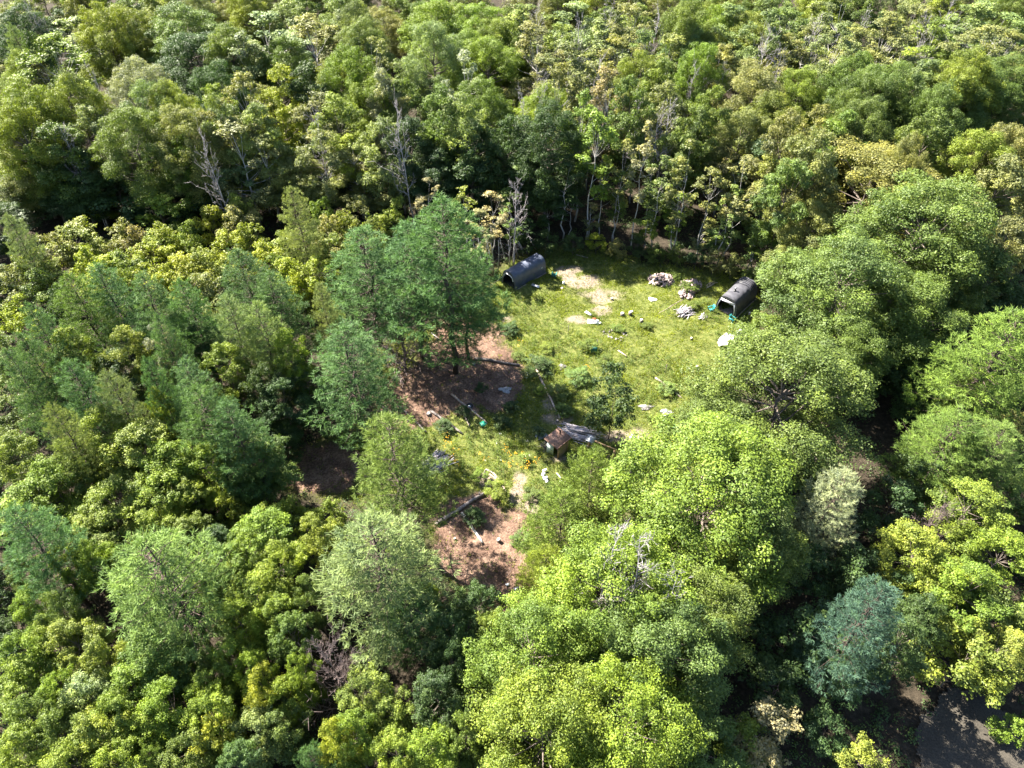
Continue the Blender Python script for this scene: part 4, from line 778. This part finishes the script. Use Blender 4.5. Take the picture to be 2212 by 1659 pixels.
stump(*Z3(385, 1035), .20, .45, 'weathered leaning-looking stump just right of the two log rounds'); stump(*Z3(1080, 1250), .14, .28, 'small stump in the grass between pole pile and white tarp')
stump(*Z3(1155, 1660), .15, .30, 'pale cut stump at the lower edge of the bright grass', M['log']); stump(*Z1(970, 412), .15, .34, 'small pale stump in the grass right of the navy shelter', M['white'])
stump(*Z1(960, 446), .17, .16, 'low reddish stump below the small pale stump', M['log']); stump(*Z5(1040, 1355), .24, .16, 'low stump with a very white top on the shaded needle ground')
stump(*Z5(1612, 740), .17, .2, 'stump below the cut end of the dark log'); stump(*Z5(625, 1300), .15, .2, 'small pale-topped stump at the far left of the shaded logs'); stump(*Z6(1170, 1355), .18, .30, 'stump alone on the bare ground below the birch log')
stump(*Z6(650, 1330), .11, .2, 'tiny dark stump left of the birch log'); stump(*Z4(600, 640), .13, .12, 'flat cut stump at the lower end of the very long log'); stump(*Z1(1255, 510), .14, .25, 'dark small stump on the bare sandy patch'); stump(*Z3(1880, 920), .14, .3, 'stump beside the charcoal shelter under the maple', M['log'])

# stones
sp = []
for i in range(4):
    bm_ = MB(); d = sph(1)[0]; t_ = (1 + 5 ** .5) / 2
    v = np.array([(-1, t_, 0), (1, t_, 0), (-1, -t_, 0), (1, -t_, 0), (0, -1, t_), (0, 1, t_), (0, -1, -t_), (0, 1, -t_), (t_, 0, -1), (t_, 0, 1), (-t_, 0, -1), (-t_, 0, 1)]) / 1.9 * (1 + rng.normal(size=(12, 3)) * .14) * np.array([1, .8, .55]) * .14
    bm_.addf(v, [(0, 11, 5), (0, 5, 1), (0, 1, 7), (0, 7, 10), (0, 10, 11), (1, 5, 9), (5, 11, 4), (11, 10, 2), (10, 7, 6), (7, 1, 8), (3, 9, 4), (3, 4, 2), (3, 2, 6), (3, 6, 8), (3, 8, 9), (4, 9, 5), (2, 4, 11), (6, 2, 10), (8, 6, 7), (9, 8, 1)]); sp.append(bm_)
stones = [b_.mesh('stone', M['stone']) for b_ in sp]; bst = [b_.mesh('stone', M['bluejunk']) for b_ in sp]
for k in range(34):
    a = 2 * pi * k / 34; wx, wy = W(1328 + 27 * cos(a) * random.uniform(.55, 1.1) + random.gauss(0, 2.5), 722 + 12 * sin(a) * random.uniform(.55, 1.15) + random.gauss(0, 1.8), 0)
    o = bpy.data.objects.new('stone', stones[k % 4]); col.objects.link(o); o.location = (wx, wy, float(gz(wx, wy)) + .07); o.rotation_euler = (0, 0, random.random() * 6); s_ = random.uniform(.5, 1.4); o.scale = (s_,) * 3
    tag(o, 'grey stone of the rough oval of stones in the grass', 'stone', 'stones of the ring')
heap(*Z4(420, 820), 15, 7, 46, .2, 'blue-grey stone in the small heap left of the shed roof', 'stones left of the shed', bst, 'stone', 'stone', sc=.9, lay=.05)
def gravel(cx, cy, rx, ry, mat, label, n=420):
    c0 = np.array(G(cx, cy)); X0 = np.array(W(cx + rx, cy, 0)) - c0[:2]; Y0 = np.array(W(cx, cy - ry, 0)) - c0[:2]; mb = MB()
    for _ in range(n):
        a = rng.random() * 6.28; q = rng.random() ** .6 * .85 * (1 + .35 * sin(3 * a + cx) + .2 * sin(5 * a)); p = X0 * q * cos(a) + Y0 * q * sin(a)
        mb.box((p[0], p[1], .03 + .14 * max(0, 1 - q)), (random.uniform(.05, .16), random.uniform(.05, .12), random.uniform(.03, .08)), random.random() * 3, random.gauss(0, .5))
    o = mb.build('gravel_heap', mat); o.location = c0; tag(o, label, 'gravel heap')
gravel(*Z5(2020, 1060), 13, 7, M['palegravel'], 'whitish gravel heap in the shade above a round dark bush'); gravel(*Z4(1650, 455), 15, 6, M['stone'], 'left of two pale rubble heaps in the grass right of the lone tree'); gravel(*Z4(1895, 530), 14, 8, M['palegravel'], 'right of two pale rubble heaps, next to the maple')
gravel(*Z1(960, 915), 8, 6, M['stone'], 'small grey rubble heap among the weeds above the long pale log', 160); gravel(*Z4(1490, 805), 7, 4, M['palegravel'], 'small pale rubble heap right of the lone tree trunk', 120)

# white tarp, foil scrap
def sheet(poly, mat, name, label, cat, hgt=.16, step=.12):
    P_ = [W(*p) for p in poly]; xs = [p[0] for p in P_]; ys = [p[1] for p in P_]; gx_ = np.arange(min(xs), max(xs) + step, step); gy_ = np.arange(min(ys), max(ys) + step, step)
    A, B = np.meshgrid(gx_, gy_); ok = inpoly(A, B, P_); c0 = (np.mean(xs), np.mean(ys)); H = hgt * (.5 + fnoise(A * 3, B * 3, 1.7)) + rng.normal(size=A.shape) * .018
    vi = np.arange(A.size).reshape(A.shape); f = ok[:-1, :-1] & ok[1:, 1:] & ok[1:, :-1] & ok[:-1, 1:]
    mb = MB(); z = gz(A, B); mb.addq(np.stack([A - c0[0], B - c0[1], z + H], -1).reshape(-1, 3), np.stack([vi[:-1, :-1], vi[:-1, 1:], vi[1:, 1:], vi[1:, :-1]], -1)[f])
    o = mb.build(name, mat); o.location = (*c0, 0); md = o.modifiers.new('thickness', 'SOLIDIFY'); md.thickness = .012; return tag(o, label, cat)
sheet([Z3(*p) for p in [(1425, 1320), (1470, 1260), (1545, 1215), (1680, 1232), (1700, 1180), (1790, 1150), (1765, 1215), (1700, 1290), (1710, 1330), (1600, 1330), (1590, 1375), (1510, 1370), (1450, 1385)]], M['white'], 'white_tarp', 'crumpled white tarp spread on the grass beside the maple', 'tarp', .42)
sheet([Z3(*p) for p in [(470, 660), (560, 690), (625, 730), (560, 745), (510, 740), (480, 700)]], M['white'], 'plastic_scrap', 'pale scrap of sheeting on the grass left of the poles', 'scrap', .08)

# litter of white boards and panels
def board(x, y, dx, dy, dz, rz, mat, label, name='board', cat='board', z=0.0, tilt=0.05):
    mb = MB(); mb.box((0, 0, dz / 2), (dx, dy, dz), 0, tilt); mb.box((dx * .12, 0, dz + .011), (dx * .5, dy * .5, .02), .1, tilt); return thing_mesh(mb, name, mat, G(x, y, .12 + z), rz, label, cat)
board(*Z2(1135, 740), 1.05, .36, .06, -.5, M['metal'], 'grey board lying beside the navy shelter'); board(*Z2(1868, 1095), .9, .3, .06, -.8, M['white'], 'narrow white board above the white tray')
board(*Z6(1715, 535), .42, .22, .08, .5, M['white'], 'white board, topmost of the litter below the shed'); board(*Z6(1698, 585), .40, .3, .08, 1.2, M['white'], 'white board, second down in the litter column below the shed'); board(*Z6(1722, 632), .45, .34, .1, .2, M['white'], 'biggest white board in the litter column below the shed')
board(*Z6(1738, 668), .26, .26, .1, .2, M['white'], 'small square white board, lowest of the litter column'); board(*Z6(1922, 652), .46, .24, .06, .05, M['white'], 'clean white rectangle lying in the weeds by the young pine'); board(*Z6(1968, 638), .3, .22, .06, .9, M['white'], 'white chip just right of the clean white rectangle')
board(*Z6(1965, 712), .42, .24, .06, .4, M['white'], 'white board half under the young pine boughs'); board(*Z6(1882, 588), .7, .07, .05, -1.0, M['white'], 'white stick above the clean white rectangle'); board(*Z6(1912, 742), .7, .06, .04, -1.2, M['log'], 'pinkish stick below the clean white rectangle')
board(*Z4(1383, 1365), .95, .09, .07, -1.25, M['orange'], 'orange-red plank showing between the young pine and the maple'); board(*Z7(1065, 985), .42, .28, .1, .4, M['metal'], 'grey-white block on the bare ground'); board(*Z7(958, 925), .32, .2, .06, .2, M['white'], 'white chip on the bare ground above the short cut log')
board(*Z2(2030, 1230), .3, .2, .1, .3, M['white'], 'white lump right of the white tray'); board(*Z1(1372, 592), .3, .25, .1, .3, M['white'], 'tiny white block in front of the white tray'); board(*Z3(1590, 1450), .3, .2, .1, .3, M['white'], 'white block just below the white tarp')
# white tray with odds and ends
root = empty('white_tray', G(1281, 697), -.12); tag(root, 'low white panel littered with red and dark bits in the middle of the grass', 'tray')
mb = MB(); mb.box((0, 0, .22), (1.35, .7, .05)); mb.build('panel', M['white'], root)
mb = MB(); mb.box((.12, .42, .30), (.4, .16, .12), .2); mb.build('red_box', M['red'], root)
mb = MB(); mb.tube([(-.35, .05, .27), (-.05, -.03, .29), (.2, .1, .27), (.4, -.02, .28)], .05, 6); mb.build('dark_tube', M['black'], root)
for a, b in ((-.6, -.3), (.6, -.3), (-.6, .3), (.6, .3)): mb = MB(); mb.box((a, b, .10), (.07, .07, .22)); mb.build('leg', M['white'], root)
mb = MB(); mb.box((.45, .12, .30), (.3, .25, .10), .5); mb.box((-.42, -.12, .29), (.3, .2, .08), .2); mb.build('carton', M['white'], root)
# storage box
root = empty('storage_box', G(*Z1(1147, 822)), .1); tag(root, 'green plastic storage box standing in the weeds', 'box')
mb = MB(); mb.box((0, 0, .25), (.62, .42, .5)); mb.build('body', M['green'], root); mb = MB(); mb.box((0, 0, .53), (.68, .48, .06)); mb.build('lid', M['teal'], root)
root = empty('green_tub', G(*Z5(1735, 1525)), .3); tag(root, 'dark green tub at the lower end of the long pale log', 'tub')
mb = MB(); mb.tube([(0, 0, 0), (0, 0, .28)], [.26, .32], 14); mb.build('body', M['green'], root); mb = MB(); mb.tube([(0, 0, .27), (0, 0, .31)], .35, 14); mb.build('rim', M['green'], root)
root = empty('tyre', G(*Z5(1562, 1275)), .3); tag(root, 'black tyre lying against the long pale log', 'tyre'); root.rotation_euler = (.25, 0, .4)
mb = MB(); n_ = 20; mb.tube([(.26 * cos(2 * pi * i / n_), .26 * sin(2 * pi * i / n_), .13) for i in range(n_ + 1)], .11, 8, cap=False); mb.build('tread', M['black'], root)
mb = MB(); mb.tube([(0, 0, .08), (0, 0, .14)], .15, 14); mb.build('rim', M['metal'], root)
# thin stakes
for (p, hh, lb) in ((Z1(1570, 950), 1.5, 'thin dark stake standing in the bright grass below the stumps'), (Z1(1165, 800), 1.2, 'thin stake standing above the green storage box'), (Z4(1905, 800), 1.3, 'thin stake in the weeds at the right by the maple'), (Z2(1585, 1370), 1.4, 'thin stake in the weeds below the shaded grass')):
    mb = MB(); mb.tube([(0, 0, -.1), (.02, 0, hh * .5), (.0, .02, hh)], [.03, .027, .022], 6); mb.tube([(-.09, 0, hh * .8), (.09, 0, hh * .82)], .012, 4); thing_mesh(mb, 'stake', M['loggrey'], G(*p), 0, lb, 'stake')

# small shed with a lean-to roof
c0 = np.array(G(*Z4(605, 1070))); root = empty('small_shed', tuple(c0), radians(45)); tag(root, 'small tan plank shed with a brown sloping roof and a stovepipe', 'shed')
sw, sl, sh = 1.15, 1.35, 1.85       # local x runs back along the right wall, local y runs left along the front
mb = MB()
for k in range(14): z = .07 + k * .13; mb.box((sl / 2, 0, z), (sl, .035 + .006 * (k % 2), .124))
mb.build('side_wall', M['plank'], root)
mb = MB()
for k in range(14): mb.box((sl / 2, sw, .07 + k * .13), (sl, .04, .124))
mb.build('side_wall', M['plank'], root)
mb = MB()
for k in range(14): mb.box((sl, sw / 2, .07 + k * .13), (.04, sw - .06, .124))
mb.build('back_wall', M['plank'], root)
for a, b in ((.0, .0), (.0, sw), (sl, 0), (sl, sw)): mb = MB(); mb.box((a, b, sh / 2), (.09, .09, sh)); mb.build('corner_post', M['beam'], root)
mb = MB(); mb.box((sl / 2, sw / 2, .03), (sl - .06, sw - .06, .06)); mb.build('floor', M['deadbrown'], root)
mb = MB(); mb.box((.62, sw * .58, sh + .10), (2.05, 1.75, .05), 0, .06); mb.box((.62, sw * .58 - .86, sh + .06), (2.09, .05, .12)); ro = mb.build('roof', M['rust'], root)
mb = MB()
for k in range(5): mb.box((-.35 + k * .49, sw * .58, sh + .135), (.03, 1.72, .02), 0, .06)
mb.build('roof_batten', M['rust'], ro)
mb = MB(); mb.tube([(1.15, .85, sh + .1), (1.15, .85, sh + .62)], .07, 10); cp = mb.build('stovepipe', M['black'], root); mb = MB(); mb.tube([(1.15, .85, sh + .60), (1.15, .85, sh + .66)], [.12, .07], 10); mb.build('pipe_cap', M['black'], cp)
mb = MB(); mb.box((-.12, sw * .80, .78), (.05, .70, 1.52), .35); dr = mb.build('door', M['door'], root); mb = MB(); mb.box((-.20, sw * .58, .8), (.05, .04, .14), .35); mb.build('handle', M['black'], dr)
# open timber frame with a metal sheet at one end
base_r = np.array(G(*Z4(1268, 1085))); base_l = np.array(G(*Z4(965, 960))); d_ = base_l - base_r; root = empty('timber_frame', tuple(base_r), math.atan2(d_[1], d_[0])); fl = float(np.linalg.norm(d_[:2])); tag(root, 'open frame of an orange-brown beam on posts beside the pole pile', 'timber frame')
hb = 1.62
mb = MB(); mb.box((fl / 2, 0, hb + .05), (fl + .35, .10, .14)); mb.build('beam', M['beam'], root)
for a, b in ((0, 0), (.02, .16)): mb = MB(); mb.box((a, b, hb / 2), (.13, .12, hb)); mb.build('post', M['beam'], root)
for s_ in (-1, 1): mb = MB(); mb.tube([(fl, s_ * .38, 0), (fl - .05, 0, hb)], .045, 6); mb.build('leg', M['beam'], root)
mb = MB()
for k in range(6): mb.box((fl - .16, -.42 + k * .145 + .05, hb + .16), (.85, .125, .02 + .012 * (k % 2)))
mb.build('metal_sheet', M['metal'], root)
# white cart with a dark round pan, and two black buckets
root = empty('white_cart', G(*Z4(1510, 1055)), -.15); tag(root, 'white cart holding a black round pan, right of the timber frame', 'cart')
mb = MB(); mb.box((0, .35, .62), (.62, .42, .05)); mb.build('top_tray', M['white'], root); mb = MB(); mb.box((0, .52, .75), (.62, .05, .3)); mb.build('back_board', M['white'], root)
mb = MB(); mb.box((0, -.05, .42), (.58, .42, .06)); mb.build('lower_tray', M['white'], root)
mb = MB(); mb.tube([(0, -.05, .45), (0, -.05, .58)], [.2, .24], 14); pn = mb.build('pan', M['black'], root); mb = MB(); mb.tube([(0, -.05, .585), (0, -.05, .595)], .15, 14); mb.build('grate', M['metal'], pn)
for a in (-.27, .27):
    for b in (-.22, .5): mb = MB(); mb.tube([(a, b, 0), (a, b, .6)], .022, 6); mb.build('leg', M['metal'], root)
for (p, lb) in ((Z4(1465, 1115), 'left black bucket standing below the white cart'), (Z4(1517, 1155), 'right black bucket standing below the white cart')):
    root = empty('bucket', G(*p)); tag(root, lb, 'bucket', 'black buckets'); mb = MB(); mb.tube([(0, 0, 0), (0, 0, .36)], [.15, .19], 14); mb.build('body', M['black'], root); mb = MB(); mb.tube([(0, 0, .35), (0, 0, .38)], .21, 14); mb.build('rim', M['black'], root)
    mb = MB(); mb.tube([(.19 * cos(t), .02, .37 + .16 * sin(t)) for t in np.linspace(0, pi, 8)], .01, 4); mb.build('handle', M['metal'], root)
# thin leaning birch stems by the navy shelter
for i, (bx, by_, tx, ty, hh) in enumerate([(475, 520, 220, 0, 8), (412, 600, 345, 40, 8.5), (568, 555, 455, 60, 8.5), (900, 310, 838, 60, 4.5), (1000, 235, 830, 30, 5), (1145, 195, 1010, 0, 5.5), (820, 420, 850, 110, 6), (730, 390, 640, 60, 7), (560, 480, 520, 120, 7), (620, 500, 625, 80, 7), (960, 260, 900, 90, 4), (460, 480, 455, 150, 6), (180, 500, 185, 30, 7), (780, 420, 760, 80, 6)]):
    b_ = np.array(G(*Z2(bx, by_))); t_ = np.array([*W(*Z2(tx, ty), hh * .9), hh * .9]); l_ = (t_ - b_); 
    if np.hypot(l_[0], l_[1]) > 4: l_[:2] *= 4 / np.hypot(l_[0], l_[1])
    root = empty('birch_sapling', tuple(b_)); tag(root, f"thin pale birch stem leaning behind the navy shelter, {ORD[i] if i < 12 else ['thirteenth', 'fourteenth'][i - 12]} of the clump", 'birch stem', 'birch stems by the navy shelter')
    mb = MB(); mb.tube([(0, 0, -.1), l_ * .5 + rng.normal(size=3) * .08, l_], [.075, .055, .025], 6); mb.build('trunk', M['birch'], root)
    mb = MB()
    for k in range(9):
        s_ = l_ * (.35 + .07 * k); mb.tube([s_, s_ + (l_ / np.linalg.norm(l_) * .6 + sph(1)[0] * .7) * .9], [.014, .005], 3, cap=False)
    mb.build('twig', M['dead'], root)
